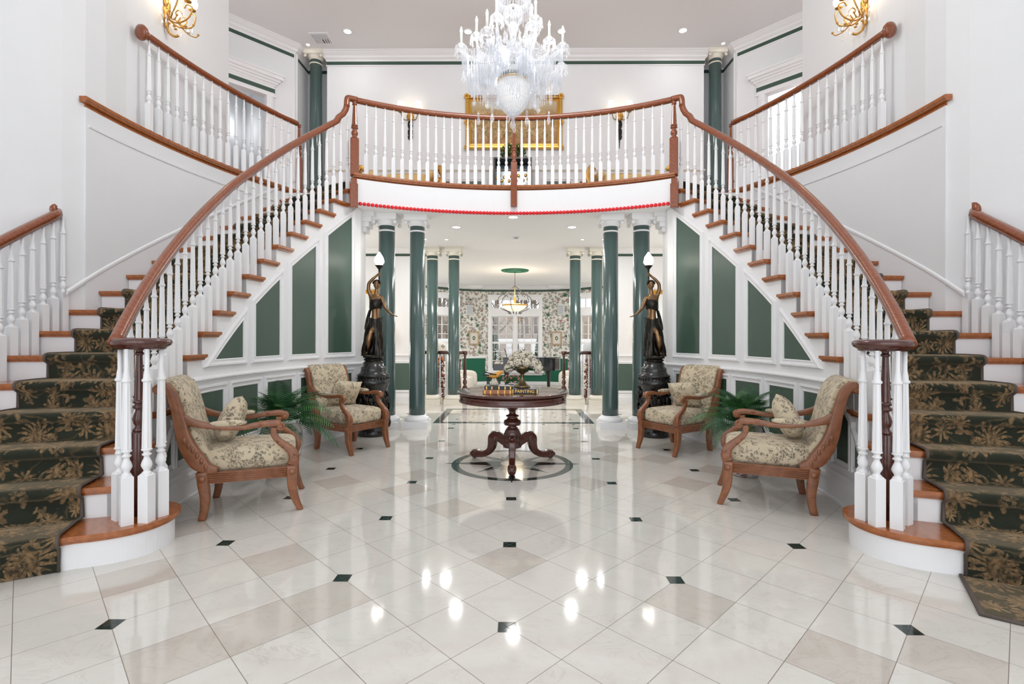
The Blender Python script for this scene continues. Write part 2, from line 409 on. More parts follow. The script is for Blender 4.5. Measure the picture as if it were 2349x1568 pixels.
    def sph(s, c, r, n=10, m=7, mx=None):
        r = r if isinstance(r, tuple) else (r, r, r); vs = []; fs = []
        for i in range(m + 1):
            a = pi * i / m - pi / 2
            for k in range(n):
                b = 2 * pi * k / n; vs.append((c[0] + r[0] * cos(a) * cos(b), c[1] + r[1] * cos(a) * sin(b), c[2] + r[2] * sin(a)))
        for i in range(m):
            for k in range(n): fs.append((i * n + k, i * n + (k + 1) % n, (i + 1) * n + (k + 1) % n, (i + 1) * n + k))
        return s.add(vs, fs, True, mx)
    def mesh(s, name, mats, flip=False, weld=1e-5, recalc=True):
        me = bpy.data.meshes.new(name)
        me.from_pydata([tuple(p) for p in s.v], [], s.f)
        if not isinstance(mats, (list, tuple)): mats = [mats]
        for m in mats: me.materials.append(m)
        for p, i, sm in zip(me.polygons, s.mi, s.sm): p.material_index = i; p.use_smooth = sm
        if s.uvs:
            uv = me.uv_layers.new(name='UVMap')
            for l in me.loops: uv.data[l.index].uv = s.uvs[l.vertex_index]
        bm = bmesh.new(); bm.from_mesh(me)
        if weld: bmesh.ops.remove_doubles(bm, verts=bm.verts, dist=weld)
        if recalc: bmesh.ops.recalc_face_normals(bm, faces=bm.faces)
        bm.to_mesh(me); bm.free(); me.update()
        return me
    def obj(s, name, mats, parent=None, label=None, cat=None, group=None, kind=None, **k):
        return mk(name, s.mesh(name, mats, **k), parent, label, cat, group, kind)

def mk(name, me, parent=None, label=None, cat=None, group=None, kind=None):
    o = bpy.data.objects.new(name, me); COL.objects.link(o)
    if parent is not None: o.parent = parent
    tag(o, label, cat, group, kind); return o
def tag(o, label=None, cat=None, group=None, kind=None):
    for k, v in (('label', label), ('category', cat), ('group', group), ('kind', kind)):
        if v: o[k] = v
    return o
def thing(name, label, cat, loc=(0, 0, 0), rz=0, group=None):
    o = bpy.data.objects.new(name, None); COL.objects.link(o); o.location = loc; o.rotation_euler = (0, 0, rz); o.empty_display_size = .1
    return tag(o, label, cat, group)
def copy_tree(o, parent=None):
    c = o.copy(); COL.objects.link(c)
    if parent is not None: c.parent = parent
    for ch in list(o.children): copy_tree(ch, c)
    return c
def local(parent, co):
    return V(co)
def struct(g, name, m, **k): return g.obj(name, m, kind='structure', **k)
RECT = [(-1, -1), (1, -1), (1, 1), (-1, 1)]
def rrect(n=3, e=.35):
    out = []
    for cx, cy, a0 in ((1 - e, 1 - e, 0), (-1 + e, 1 - e, 90), (-1 + e, -1 + e, 180), (1 - e, -1 + e, 270)):
        for i in range(n + 1): a = rad(a0 + 90 * i / n); out.append((cx + e * cos(a), cy + e * sin(a)))
    return out
RR = rrect()
def smooth_path(pts, k=6):
    """Catmull-Rom"""
    P = [V(p) for p in pts]; out = []
    for i in range(len(P) - 1):
        p0 = P[max(i - 1, 0)]; p1 = P[i]; p2 = P[i + 1]; p3 = P[min(i + 2, len(P) - 1)]
        for j in range(k):
            t = j / k
            out.append(.5 * ((2 * p1) + (p2 - p0) * t + (2 * p0 - 5 * p1 + 4 * p2 - p3) * t * t + (3 * p1 - p0 - 3 * p2 + p3) * t ** 3))
    out.append(P[-1]); return out
def lerp(a, b, t): return a + (b - a) * t
def lerps(vals, k):
    """resample list of numbers/tuples to a smoothed path with k per segment"""
    out = []
    for i in range(len(vals) - 1):
        for j in range(k):
            t = j / k; a, b = vals[i], vals[i + 1]
            out.append(tuple(lerp(x, y, t) for x, y in zip(a, b)) if isinstance(a, tuple) else lerp(a, b, t))
    out.append(vals[-1]); return out
def spiral(c, r0, turns, n=22, plane='xz', y=0, start=0, r1=.12, dirn=1):
    out = []
    for i in range(n + 1):
        t = i / n; a = start + dirn * turns * 2 * pi * t; r = r0 * (1 - (1 - r1) * t)
        out.append((c[0] + r * cos(a), y, c[1] + r * sin(a)) if plane == 'xz' else (y, c[0] + r * cos(a), c[1] + r * sin(a)))
    return out
def offset_poly(P, d):
    """outward offset of a closed 2D polygon (ccw) by d"""
    n = len(P); out = []
    for i in range(n):
        a, p, b = V(P[i - 1]), V(P[i]), V(P[(i + 1) % n])
        e1 = (p - a).normalized(); e2 = (b - p).normalized()
        n1 = V((e1.y, -e1.x)); n2 = V((e2.y, -e2.x)); nn = (n1 + n2).normalized()
        out.append(tuple(p + nn * (d / max(.35, nn.dot(n1)))))
    return out
FRAMEP = [(0, .004), (0, .012), (.008, .016), (.014, .010), (.034, .010), (.042, .026), (.056, .026), (.062, .012), (.066, 0)]
def panel(name, P, fmap, mg, mf, parent, prof=FRAMEP, dens=.12, k=1.0, fname='panel_moulding'):
    """coloured panel + moulding frame. P = polygon in (s,z) ccw; fmap(s, z, depth)->3D"""
    # fill as vertical strips
    xs = [p[0] for p in P]; x0, x1 = min(xs), max(xs); n = max(1, int((x1 - x0) / dens)); g = G(); rows = []
    def span(x):
        zs = []
        for i in range(len(P)):
            a, b = P[i], P[(i + 1) % len(P)]
            if abs(a[0] - b[0]) < 1e-9:
                if abs(x - a[0]) < 1e-6: zs += [a[1], b[1]]
            elif min(a[0], b[0]) - 1e-9 <= x <= max(a[0], b[0]) + 1e-9: zs.append(lerp(a[1], b[1], (x - a[0]) / (b[0] - a[0])))
        return min(zs), max(zs)
    for i in range(n + 1):
        x = lerp(x0, x1, i / n); lo, hi = span(x); rows.append([fmap(x, lo, .004), fmap(x, hi, .004)])
    g.grid(rows, False); pn = g.obj(name, mg, parent, weld=0)
    # frame
    D = []
    for i in range(len(P)):
        a, b = P[i], P[(i + 1) % len(P)]; q = max(1, int(abs(b[0] - a[0]) / dens))
        D.append((a, b, q))
    g = G(); rings = []
    for o, d in prof:
        Q = offset_poly(P, o * k); r = []
        for i, (a, b, q) in enumerate(D):
            A, B = Q[i], Q[(i + 1) % len(P)]
            for j in range(q): r.append(fmap(lerp(A[0], B[0], j / q), lerp(A[1], B[1], j / q), d * k))
        rings.append(r)
    g.grid(rings, False, closeu=True); g.obj(fname, mf, parent, weld=0)
    return pn
def pillow(g, c, d, puff=.5, n=9, mx=None, e=.32):
    """cushion: box d with domed faces and thin edges (thickness axis z)"""
    vs = []; fs = []
    for s in (1, -1):
        for i in range(n + 1):
            for j in range(n + 1):
                u, w = -1 + 2 * i / n, -1 + 2 * j / n
                t = ((1 - abs(u) ** 3) * (1 - abs(w) ** 3)) ** e
                pin = 1 - .05 * (1 - u * u) * abs(w) ** 6; pin2 = 1 - .05 * (1 - w * w) * abs(u) ** 6
                vs.append((c[0] + u * d[0] / 2 * pin2, c[1] + w * d[1] / 2 * pin, c[2] + s * d[2] / 2 * (1 - puff + puff * t) * (t if t < 1 else 1)))
    k = (n + 1) * (n + 1)
    for s in (0, 1):
        for i in range(n):
            for j in range(n):
                a = s * k + i * (n + 1) + j; fs.append((a, a + 1, a + n + 2, a + n + 1) if s else (a, a + n + 1, a + n + 2, a + 1))
    return g.add(vs, fs, True, mx)
def bx(g, x0, x1, y0, y1, z0, z1, mx=None, bev=0): return g.box(((x0 + x1) / 2, (y0 + y1) / 2, (z0 + z1) / 2), (abs(x1 - x0), abs(y1 - y0), abs(z1 - z0)), mx, bev)

# ------------------------------------------------------------ staircase geometry law
CX, CY, R0 = 1.985, 4.5, .185
def aK(k): return -.4 - 3.05 * (k - 8) if k >= 8 else -.4 + 2.85 * (8 - k)
def Ka(a): return 8 - (a + .4) / 3.05 if a <= -.4 else 8 - (a + .4) / 2.85
def C(side, R, a, z=0):
    """point at radius R, angle a (deg) of the curved flight; side -1 left, 1 right"""
    x = CX - R * cos(rad(a)); y = CY - R * sin(rad(a)); return V((x if side < 0 else -x, y, z))
ZF = 3.33; ZH = 2.95; ZU = 6.55; ATOP = aK(17)
SN = {-1: 'left', 1: 'right'}
# ------------------------------------------------------------ light
w = bpy.data.worlds.new('world'); SC.world = w; w.use_nodes = True
w.node_tree.nodes['Background'].inputs[0].default_value = (.93, .96, 1, 1); w.node_tree.nodes['Background'].inputs[1].default_value = 1.65
def area(x, y, z, size, power, col=(1, .97, .93), rx=0, sy=None):
    l = bpy.data.lights.new('light', 'AREA'); l.energy = power; l.size = size; l.color = col; l.shape = 'DISK'
    if sy: l.shape = 'RECTANGLE'; l.size_y = sy
    o = bpy.data.objects.new('light', l); o.location = (x, y, z); o.rotation_euler = (rx, 0, 0); COL.objects.link(o); return o
def point(x, y, z, power, r=.05, col=(1, .9, .75)):
    l = bpy.data.lights.new('light', 'POINT'); l.energy = power; l.shadow_soft_size = r; l.color = col
    o = bpy.data.objects.new('light', l); o.location = (x, y, z); COL.objects.link(o); return o
vs_ = SC.view_settings; vs_.view_transform = 'Standard'; vs_.look = 'None'; vs_.gamma = 1; vs_.use_curve_mapping = False; vs_.exposure = 0
SC.cycles.max_bounces = 7; SC.cycles.diffuse_bounces = 4; SC.cycles.glossy_bounces = 3; SC.cycles.transparent_max_bounces = 16; SC.cycles.transmission_bounces = 4
SC.cycles.sample_clamp_indirect = 4; SC.cycles.use_denoising = True

SC.cycles.use_adaptive_sampling = True; SC.cycles.adaptive_threshold = .05
# ------------------------------------------------------------ setting: floors, ceilings, walls
g = G(); bx(g, -5.5, 5.5, -4, 9.8, -.08, 0); struct(g, 'floor', M['floor'])
g = G(); bx(g, -6, 6, 9.8, 17, -.38, -.30); struct(g, 'floor_living', M['creamw'])
for i, (z0, z1, y0, y1) in enumerate([(-.15, -.115, 9.8, 10.1)]):
    g = G(); bx(g, -.95, .95, y0 - .02, y1 + .02, z0, z1); bx(g, -.95, .95, y0, y1, -.3, z0); struct(g, 'floor_step', M['creamw'])
g = G(); bx(g, -5.5, 5.5, 9.74, 9.82, -.3, -.001); struct(g, 'trim_step_edge', M['creamst'])

# compass inlay and bordered panel, set into the floor
g = G(); cx, cy = 0, 4.97; z = .0012
def flat(poly, mi, zz): g.cur = mi; g.prism(poly, -.002, zz)
def circ(r, n=64, c=(0, 4.97)): return [(c[0] + r * cos(2 * pi * i / n), c[1] + r * sin(2 * pi * i / n)) for i in range(n)]
flat(circ(.60), 1, .0008); flat(circ(.525), 0, .0011)
for k in range(4):
    a = k * pi / 2
    for s_, mi in ((1, 2), (-1, 1)):
        flat([(cx + .13 * cos(a + s_ * pi / 4), cy + .13 * sin(a + s_ * pi / 4)), (cx, cy), (cx + .66 * cos(a), cy + .66 * sin(a))], mi, .0020)
for k in range(4):
    a = k * pi / 2 + pi / 4
    for s_, mi in ((1, 3), (-1, 2)):
        flat([(cx + .17 * cos(a + s_ * pi / 8), cy + .17 * sin(a + s_ * pi / 8)), (cx, cy), (cx + .47 * cos(a), cy + .47 * sin(a))], mi, .0017)
for k in range(8):
    a = k * pi / 4 + pi / 8
    for s_, mi in ((1, 3), (-1, 3)):
        flat([(cx + .16 * cos(a + s_ * pi / 8), cy + .16 * sin(a + s_ * pi / 8)), (cx, cy), (cx + .30 * cos(a), cy + .30 * sin(a))], mi, .0014)
flat(circ(.115, 32), 0, .0026)
g.obj('floor_inlay_compass', [M['creamst'], M['grnst'], M['blackst'], M['greyst']], kind='structure', weld=0)
g = G()
for x0, x1, y0, y1 in ((-1.18, 1.18, 7.30, 7.42), (-1.18, 1.18, 8.68, 8.80), (-1.18, -1.06, 7.42, 8.68), (1.06, 1.18, 7.42, 8.68)): bx(g, x0, x1, y0, y1, -.002, .0012)
struct(g, 'floor_inlay_border', M['grnst'])

def arc(R, a0, a1, n, side, z=0): return [C(side, R, lerp(a0, a1, i / n), z) for i in range(n + 1)]
BR = 4.16; BC = 6.94 - BR
def bal(x, off=0): return V((x * (BR + off) / BR, BC + sqrt(BR * BR - x * x) * (BR + off) / BR, 0))
def balarc(x0, x1, n, off=0, z=0):
    out = []
    for i in range(n + 1): p = bal(lerp(x0, x1, i / n), off); p.z = z; out.append(p)
    return out

def mxs(side): return Matrix.Scale(-side, 4, (1, 0, 0)) if side > 0 else Matrix.Identity(4)
def frame2(p0, p1):
    """local matrix: u along p0->p1, v to the left of it, z up"""
    d = (V((*p1, 0)) - V((*p0, 0))); L = d.length; d.normalize(); n = V((-d.y, d.x, 0))
    m = Matrix(((d.x, n.x, 0, p0[0]), (d.y, n.y, 0, p0[1]), (0, 0, 1, 0), (0, 0, 0, 1))); return m, L
def wallseg(g, p0, p1, z0, z1, holes=(), th=.12, ext=0):
    """wall whose room face runs p0->p1, thickness to the right of the direction"""
    m, L = frame2(p0, p1); us = sorted({-ext, L + ext, *[h[0] for h in holes], *[h[1] for h in holes]})
    for a, b in zip(us, us[1:]):
        mid = (a + b) / 2; zs = [(z0, z1)]
        for h in holes:
            if h[0] < mid < h[1]: zs = [(z0, h[2]), (h[3], z1)]
        for c, d in zs:
            if d - c > 1e-4: bx(g, a, b, -th, 0, c, d, m)
    return m, L
CROWN = [(0, -.17), (.012, -.17), (.02, -.14), (.05, -.115), (.06, -.085), (.10, -.05), (.115, -.03), (.13, -.02), (.13, 0), (0, 0)]
BASEP = [(0, 0), (.022, 0), (.022, .13), (.016, .145), (.016, .165), (.008, .18), (0, .18)]
RAILP = [(0, 0), (.012, 0), (.016, .012), (.032, .024), (.032, .034), (.014, .045), (0, .05)]

# hall ceiling / upper floor slab
def slab(side):
    pts = [V((0, 6.94, 0))] + balarc(0, -2.05, 12)[1:] + [C(-1, 4.54, ATOP)] + arc(5.74, ATOP, 1.3, 14, -1) + [V((-3.86, 4.37, 0)), V((-5.6, 4.37, 0)), V((-5.6, 9.9, 0)), V((0, 9.9, 0))]
    return [((p.x, p.y) if side < 0 else (-p.x, p.y)) for p in pts]
def capslab(pts): return pts
g = G()
for s in (-1, 1): g.prism(slab(s), ZF - .06, ZF)
struct(g, 'floor_upper', M['oak'])
g = G()
hp = [(0, 6.94)] + [(p.x, p.y) for p in balarc(0, -2.05, 12)[1:]] + [(-2.02, 6.63), (-2.09, 6.98), (-4.6, 6.98), (-4.6, 9.8), (0, 9.8)]
for s in (-1, 1): g.prism([(x * -s, y) for x, y in hp], ZH, ZF - .06)
struct(g, 'ceiling_hall', M['ceil'])
g = G(); bx(g, -6, 6, 9.8, 17.2, ZH, ZH + .1); struct(g, 'ceiling_living', M['ceil'])
g = G(); bx(g, -6.5, 6.5, -4, 12.5, ZU, ZU + .1); struct(g, 'ceiling', M['ceil'])

# balcony fascia and oak nosing
g = G()
g.sweep(balarc(-2.03, 2.03, 40, 0, ZH - .01), [(0, 0), (.03, 0), (.03, .34), (0, .34)], -1)
g.sweep(balarc(-2.03, 2.03, 40, -.002, 3.13), [(0, 0), (.012, .004), (.012, .016), (0, .022)], -1)
struct(g, 'trim_balcony_fascia', M['white'])
g = G(); g.sweep(balarc(-2.06, 2.06, 40, 0, ZF - .03), [(-.10, 0), (.045, 0), (.045, .012), (.062, .022), (.062, .045), (.05, .05), (-.10, .05)], -1)
struct(g, 'trim_balcony_nosing', M['oak'])

for s in (-1, 1):
    nm = SN[s]; S = lambda p: (p[0] * -s, p[1])
    # understair wall
    g = G()
    for k in range(1, 17):
        a0, a1 = aK(k), aK(k + 1); top = (k + 1) * R0 - .03
        P = arc(4.54, a0, a1, 4, s) + arc(4.64, a1, a0, 4, s); g.prism([(p.x, p.y) for p in P], 0, top)
    P = [C(s, 4.54, ATOP), V((-2.07 * -s, 6.9, 0)), V((-4.6 * -s, 6.9, 0)), V((-4.6 * -s, 6.98, 0)), V((-2.09 * -s, 6.98, 0)), V((-2.13 * -s, 6.98, 0)), C(s, 4.64, ATOP)]
    g.prism([(p.x, p.y) for p in [C(s, 4.54, ATOP), V((-2.07 * -s, 6.98, 0)), V((-2.2 * -s, 6.98, 0)), C(s, 4.64, ATOP)]], 0, ZF - .07)
    bx(g, *sorted((-2.19 * -s, -4.6 * -s)), 6.9, 6.98, 0, ZH)
    struct(g, 'wall_stairs_' + nm, M['white'])
    # chair rail, baseboard, panels on the curved face
    def fm(sm, z, d, s=s): return C(s, 4.54 - d, -sm / 4.54 * 180 / pi, z)
    sd = -1 if s < 0 else 1
    g = G(); g.sweep(arc(4.54, 7.5, ATOP, 24, s, .875) + [V((-2.07 * -s, 6.97, .875))], [(0, 0), (.012, .0), (.018, .014), (.038, .026), (.038, .036), (.014, .05), (0, .055)], sd)
    struct(g, 'trim_chair_rail_' + nm, M['white'])
    g = G(); g.sweep(arc(4.54, 14.5, ATOP, 30, s, 0) + [V((-2.07 * -s, 6.98, 0)), V((-2.19 * -s, 6.985, 0))], [(0, 0), (.03, 0), (.034, .02), (.022, .03), (.022, .15), (.03, .155), (.026, .18), (.012, .20), (.012, .225), (0, .235)], sd)
    struct(g, 'baseboard_' + nm, M['white'])
    A = lambda a: -a * pi / 180 * 4.54
    wp = bpy.data.objects['wall_stairs_' + nm]
    def sl(a0, a1, zb, d):    # top heights following the rake, d below nosing line
        return lambda a: R0 * (Ka(a) + 1) - d
    def pan(a0, a1, zb, tl, tr):
        P = [(A(a0), zb), (A(a1), zb), (A(a1), tr)]
        if tl > zb + .01: P.append((A(a0), tl))
        panel('panel', P, fm, M['green'], M['white'], wp)
    pan(-20.5, -25.75, 1.06, 2.49, 2.81); pan(-12.7, -17.8, 1.06, 2.03, 2.325); pan(-5.15, -10.12, 1.06, 1.575, 1.866); pan(2.95, -2.6, 1.06, 1.0, 1.41)
    for a0, a1, tl, tr in ((-20.5, -25.75, .79, .79), (-14.6, -19, .79, .79), (-7.6, -12.7, .79, .79), (-.6, -5.6, .79, .79), (6.2, 1.4, .79, .79)):
        pan(a0, a1, .33, tl, tr)
    pan(10.6, 7.9, .33, .62, .79); pan(13.6, 11.4, .33, .32, .52)
    # capital bracket where the wall meets the hall ceiling
    g = G()
    for i in range(4):
        w = .05 + .035 * i; bx(g, *sorted(((-2.07) * -s, (-2.07 + w * 1.2) * -s)), 6.8 - .03 * i, 6.98, ZH - .26 + .065 * i, ZH - .26 + .065 * (i + 1))
    struct(g, 'trim_bracket_' + nm, M['white'])
    # outer curved wall under the gallery
    P = arc(5.74, 1.3, ATOP, 22, s) + arc(5.84, ATOP, 1.3, 22, s)
    g = G(); g.prism([(p.x, p.y) for p in P], 0, ZF - .06)
    g.sweep(arc(5.74, 1.0, ATOP, 24, s, 3.10), [(0, 0), (.01, .004), (.012, .018), (0, .026)], sd)
    struct(g, 'wall_curved_' + nm, M['wall'])
    pts = []
    for i in range(31): a = lerp(3.2, ATOP, i / 30); pts.append(C(s, 5.745, a, R0 * (Ka(a) + 1) + .17))
    g = G(); g.sweep(pts, [(0, 0), (.012, 0), (.016, .012), (.016, .03), (.008, .042), (0, .045)], sd); struct(g, 'trim_stair_skirt_' + nm, M['white'])
    # gallery nosing
    g = G(); g.sweep(arc(5.74, 1.7, ATOP, 26, s, ZF - .03), [(-.10, 0), (.03, 0), (.03, .012), (.045, .02), (.045, .045), (.035, .05), (-.10, .05)], sd); struct(g, 'trim_gallery_nosing_' + nm, M['oak'])
    # tall side wall with the wall lamp
    g = G(); path = [(-4.3, -4), (-4.3, 2.9), (-4.16, 3.3), (-4.04, 3.6), (-3.95, 3.82), (-3.87, 4.03), (-3.81, 4.2), (-3.765, 4.38), (-3.765, 4.6), (-3.81, 4.9), (-3.84, 5.5), (-3.84, 6.7), (-3.98, 6.7), (-3.98, 4.85), (-4.5, 3.0), (-4.5, -4)]
    g.prism([S(p) for p in path], 0, ZU); struct(g, 'wall_' + nm, M['wall'])
    # upstairs end walls
    A1, B1 = (-4.0, 9.07), (-5.25, 7.70); dm, dl = frame2(A1, B1)
    if s > 0: A1, B1 = S(A1), S(B1); dm, dl = frame2(B1, A1)
    g = G()
    H0, H1 = .50, 1.45
    if s < 0:
        wallseg(g, A1, B1, ZF, ZU, [(H0 - .02, H1 + .02, ZF, 5.49)], .12, .05)
        bx(g, -5.6, -5.25, 7.6, 7.72, ZF, ZU); bx(g, -4.12, -3.99, 9.05, 9.75, ZF, ZU); bx(g, -4.05, -3.4, 9.62, 9.75, ZF, ZU)
    else:
        wallseg(g, B1, A1, ZF, ZU, [(dl - H1 - .02, dl - H0 + .02, ZF, 5.49)], .12, .05)
        bx(g, 5.25, 5.6, 7.6, 7.72, ZF, ZU); bx(g, 3.99, 4.12, 9.05, 9.75, ZF, ZU); bx(g, 3.4, 4.05, 9.62, 9.75, ZF, ZU)
    bx(g, *sorted((-5.6 * -s, -5.72 * -s)), 4, 12.5, ZF, ZU)
    struct(g, 'wall_upper_' + nm, M['wall'])
    # crown + green stripe round the upstairs end
    cp = [V((*S(p), ZU)) for p in ((-5.25, 7.70), (-4.0, 9.07), (-3.99, 9.62), (-3.5, 9.62))]
    g = G(); g.sweep(cp, CROWN, sd); g.sweep([V((p.x, p.y, ZU - .235)) for p in cp], [(0, 0), (.012, 0), (.012, -.02), (0, -.02)], sd)
    struct(g, 'trim_crown_upper_' + nm, M['white'])
    g = G(); g.sweep([V((p.x, p.y, ZU - .17)) for p in cp], [(0, 0), (.008, 0), (.008, -.065), (0, -.065)], sd); struct(g, 'trim_stripe_upper_' + nm, M['stripe'])
    # door opening: casing and entablature
    if s < 0: U_ = lambda u: u; vs = 1
    else: U_ = lambda u: dl - u; vs = 1
    def cb(g, u0, u1, v1, z0, z1): a, b = sorted((U_(u0), U_(u1))); bx(g, a, b, -.12, v1, z0, z1, dm)
    g = G()
    cb(g, H0 - .11, H0, .025, ZF, 5.47); cb(g, H1, H1 + .11, .025, ZF, 5.47); cb(g, H0 - .075, H0 - .035, .035, ZF, 5.47)
    cb(g, H0 - .16, H1 + .16, .03, 5.47, 5.50); cb(g, H0 - .13, H1 + .13, .018, 5.50, 5.66)
    for i, (v, z0, z1) in enumerate(((.03, 5.66, 5.69), (.055, 5.69, 5.73), (.085, 5.73, 5.77), (.12, 5.77, 5.83), (.14, 5.83, 5.86))): cb(g, H0 - .13 - v, H1 + .13 + v, v, z0, z1)
    struct(g, 'trim_door_' + nm, M['white'])
    g = G(); cb(g, H0 - .14, H1 + .14, .024, 5.545, 5.615); struct(g, 'trim_door_stripe_' + nm, M['stripe'])
    # the room behind the upstairs door
    g = G(); m2 = dm
    a, b = sorted((U_(.12), U_(2.3)))
    bx(g, a, b, -2.7, -2.6, ZF, 6.2, m2); bx(g, a - .1, a, -2.7, -.12, ZF, 6.2, m2); bx(g, b, b + .1, -2.7, -.12, ZF, 6.2, m2); bx(g, a, b, -2.7, -.12, 6.2, 6.3, m2); bx(g, a, b, -2.7, -.12, ZF - .1, ZF, m2)
    struct(g, 'wall_room_upper_' + nm, M['wall'])
    if s < 0:
        g = G(); bx(g, a, b, -2.61, -2.585, 4.75, 4.83, m2); struct(g, 'trim_pink_band', M['pinkst'])
        g = G(); bx(g, a, b, -2.61, -2.59, 4.28, 4.73, m2); struct(g, 'trim_floral_border', M['borderp'])
        g = G(); bx(g, a, b, -2.61, -2.585, 3.75, 3.85, m2); struct(g, 'trim_pink_band_low', M['pinkst'])
    # hall walls with wainscot
    p0, p1 = (-4.6, 9.53), (-1.72, 9.53)
    if s > 0: p0, p1 = S(p1), S(p0)
    g = G(); bx(g, p0[0], p1[0], 9.53, 9.68, 0, ZH); bx(g, *sorted((-4.6 * -s, -4.72 * -s)), 6.9, 9.68, 0, ZH); struct(g, 'wall_hall_' + nm, M['wall'])
    P0, P1 = (V((p1[0], 9.53, 0)), V((p0[0], 9.53, 0)))
    def L2(z, P0=P0, P1=P1): return [V((P0.x, P0.y, z)), V((P1.x, P1.y, z))]
    g = G(); g.sweep(L2(0), BASEP, 1); struct(g, 'baseboard_hall_' + nm, M['white'])
    g = G(); g.sweep(L2(.885), RAILP, 1); struct(g, 'trim_hall_rail_' + nm, M['white'])
    g = G(); g.sweep(L2(ZH), [(o * .6, z * .62) for o, z in CROWN], 1); struct(g, 'trim_hall_crown_' + nm, M['white'])
    g = G(); g.sweep(L2(2.80), [(0, 0), (.008, 0), (.008, .065), (0, .065)], 1); struct(g, 'trim_hall_stripe_' + nm, M['stripe'])
    hw = bpy.data.objects['wall_hall_' + nm]
    for q in range(4):
        x0 = -2.28 - .62 * q; x1 = x0 + .46; X0, X1 = sorted((x0 * -s, x1 * -s))
        panel('panel', [(X0, .25), (X1, .25), (X1, .76), (X0, .76)], lambda u, z, d: V((u, 9.53 - d, z)), M['green'], M['white'], hw, dens=9, k=.7)

# upstairs back wall
g = G(); bx(g, -3.5, 3.5, 9.3, 9.75, ZF, ZU); struct(g, 'wall_upper_back', M['wall'])
up = [V((3.5, 9.62, 0)), V((3.5, 9.3, 0)), V((-3.5, 9.3, 0)), V((-3.5, 9.62, 0))]
lift = lambda z: [V((p.x, p.y, z)) for p in up]
g = G(); g.sweep(lift(ZU), CROWN, 1); g.sweep(lift(ZU - .235), [(0, 0), (.014, 0), (.014, -.02), (0, -.02)], 1); struct(g, 'trim_crown_upper_back', M['white'])
g = G(); g.sweep(lift(ZU - .17), [(0, 0), (.008, 0), (.008, -.065), (0, -.065)], 1); struct(g, 'trim_stripe_upper_back', M['stripe'])
g = G(); g.sweep(lift(4.33), RAILP, 1); struct(g, 'trim_upper_chair_rail', M['cream'])
g = G(); g.sweep(lift(ZF), BASEP, 1); struct(g, 'baseboard_upper', M['white'])
ub = bpy.data.objects['wall_upper_back']
for x in (-2.95, -2.2, -1.45, -.8, .8, 1.45, 2.2, 2.95):
    panel('panel', [(x - .24, 3.6), (x + .24, 3.6), (x + .24, 4.15), (x - .24, 4.15)], lambda u, z, d: V((u, 9.3 - d, z)), M['green'], M['white'], ub, dens=9, k=.8)

# ------------------------------------------------------------ windows
def window(name, p0, p1, u0, u1, cols, z0=.15, z1=2.64, sashes=2, trans=(2.22, 2.50), sash=(.20, 1.96), rows=3):
    """casing u0..u1 on the wall face p0->p1 (room on the left of the direction)"""
    m, L = frame2(p0, p1); g = G(); w = .11
    mk_ = lambda a, b, c, d, v0=-.12, v1=.03: bx(g, a, b, v0, v1, c, d, m)
    mk_(u0, u0 + w, z0, z1); mk_(u1 - w, u1, z0, z1); mk_(u0 + w, u1 - w, z1 - .14, z1); mk_(u0 + w, u1 - w, trans[0] - .26, trans[0]); mk_(u0 + w, u1 - w, z0, sash[0])
    mk_(u0 - .03, u1 + .03, z1 - .02, z1 + .03, -.1, .05); mk_(u0 - .04, u1 + .04, z0 - .06, z0, -.1, .10); mk_(u0, u1, z0 - .14, z0 - .06, -.1, .04)
    a, b = u0 + w, u1 - w; q = (b - a - .10 * (sashes - 1)) / sashes
    for i in range(sashes - 1): x = a + (i + 1) * q + i * .10; mk_(x, x + .10, sash[0], sash[1])
    fr = g.obj(name, M['white'], kind='structure')
    gm = G()
    for i in range(sashes):
        x = a + i * (q + .10); zs = (sash[0], (sash[0] + sash[1]) / 2, sash[1])
        for zi in (0, 1):
            c, d = zs[zi], zs[zi + 1]; bx(gm, x, x + .035, -.09, -.05, c, d, m); bx(gm, x + q - .035, x + q, -.09, -.05, c, d, m); bx(gm, x + .035, x + q - .035, -.088, -.052, c, c + .035, m); bx(gm, x + .035, x + q - .035, -.088, -.052, d - .03, d, m)
            for j in range(1, cols): xx = x + q * j / cols; bx(gm, xx - .009, xx + .009, -.08, -.055, c, d, m)
            for j in range(1, rows): zz = lerp(c, d, j / rows); bx(gm, x, x + q, -.08, -.055, zz - .009, zz + .009, m)
    gm.obj('sash', M['white'], fr)
    g = G(); bx(g, a, b, -.075, -.07, sash[0], sash[1], m); bx(g, a, b, -.075, -.07, trans[0], trans[1], m); g.obj('pane', M['glass'], fr)
    g = G()
    for j in range(0, 9): xx = lerp(a, b, j / 8); bx(g, xx - .006, xx + .006, -.08, -.06, trans[0], trans[1], m)
    g.obj('lead_bar', M['gap'], fr)
LP = [(-6, 12.2), (-3.3, 14.8), (-1.72, 16.33), (-1.0, 16.6), (1.0, 16.6), (1.72, 16.33), (3.3, 14.8), (6, 12.2)]
def LW(g, i, holes=()): return wallseg(g, LP[i + 1], LP[i], -.3, ZH, holes, .15, .08)
segs = {}
g = G(); LW(g, 3, [(.12, 1.88, .17, 2.6)]); struct(g, 'wall_living_back', M['wallp'])
g = G(); LW(g, 2); LW(g, 1, [(.20, 1.98, .17, 2.6)]); LW(g, 0); struct(g, 'wall_living_left', M['wallp'])
g = G(); LW(g, 4); LW(g, 5, [(.22, 2.0, .17, 2.6)]); LW(g, 6); struct(g, 'wall_living_right', M['wallp'])
g = G(); bx(g, -6.15, -6, 9.6, 12.4, -.3, ZH); bx(g, 6, 6.15, 9.6, 12.4, -.3, ZH); bx(g, -6, -4.6, 9.68, 9.8, -.3, ZH); bx(g, 4.6, 6, 9.68, 9.8, -.3, ZH); struct(g, 'wall_living_side', M['wall'])
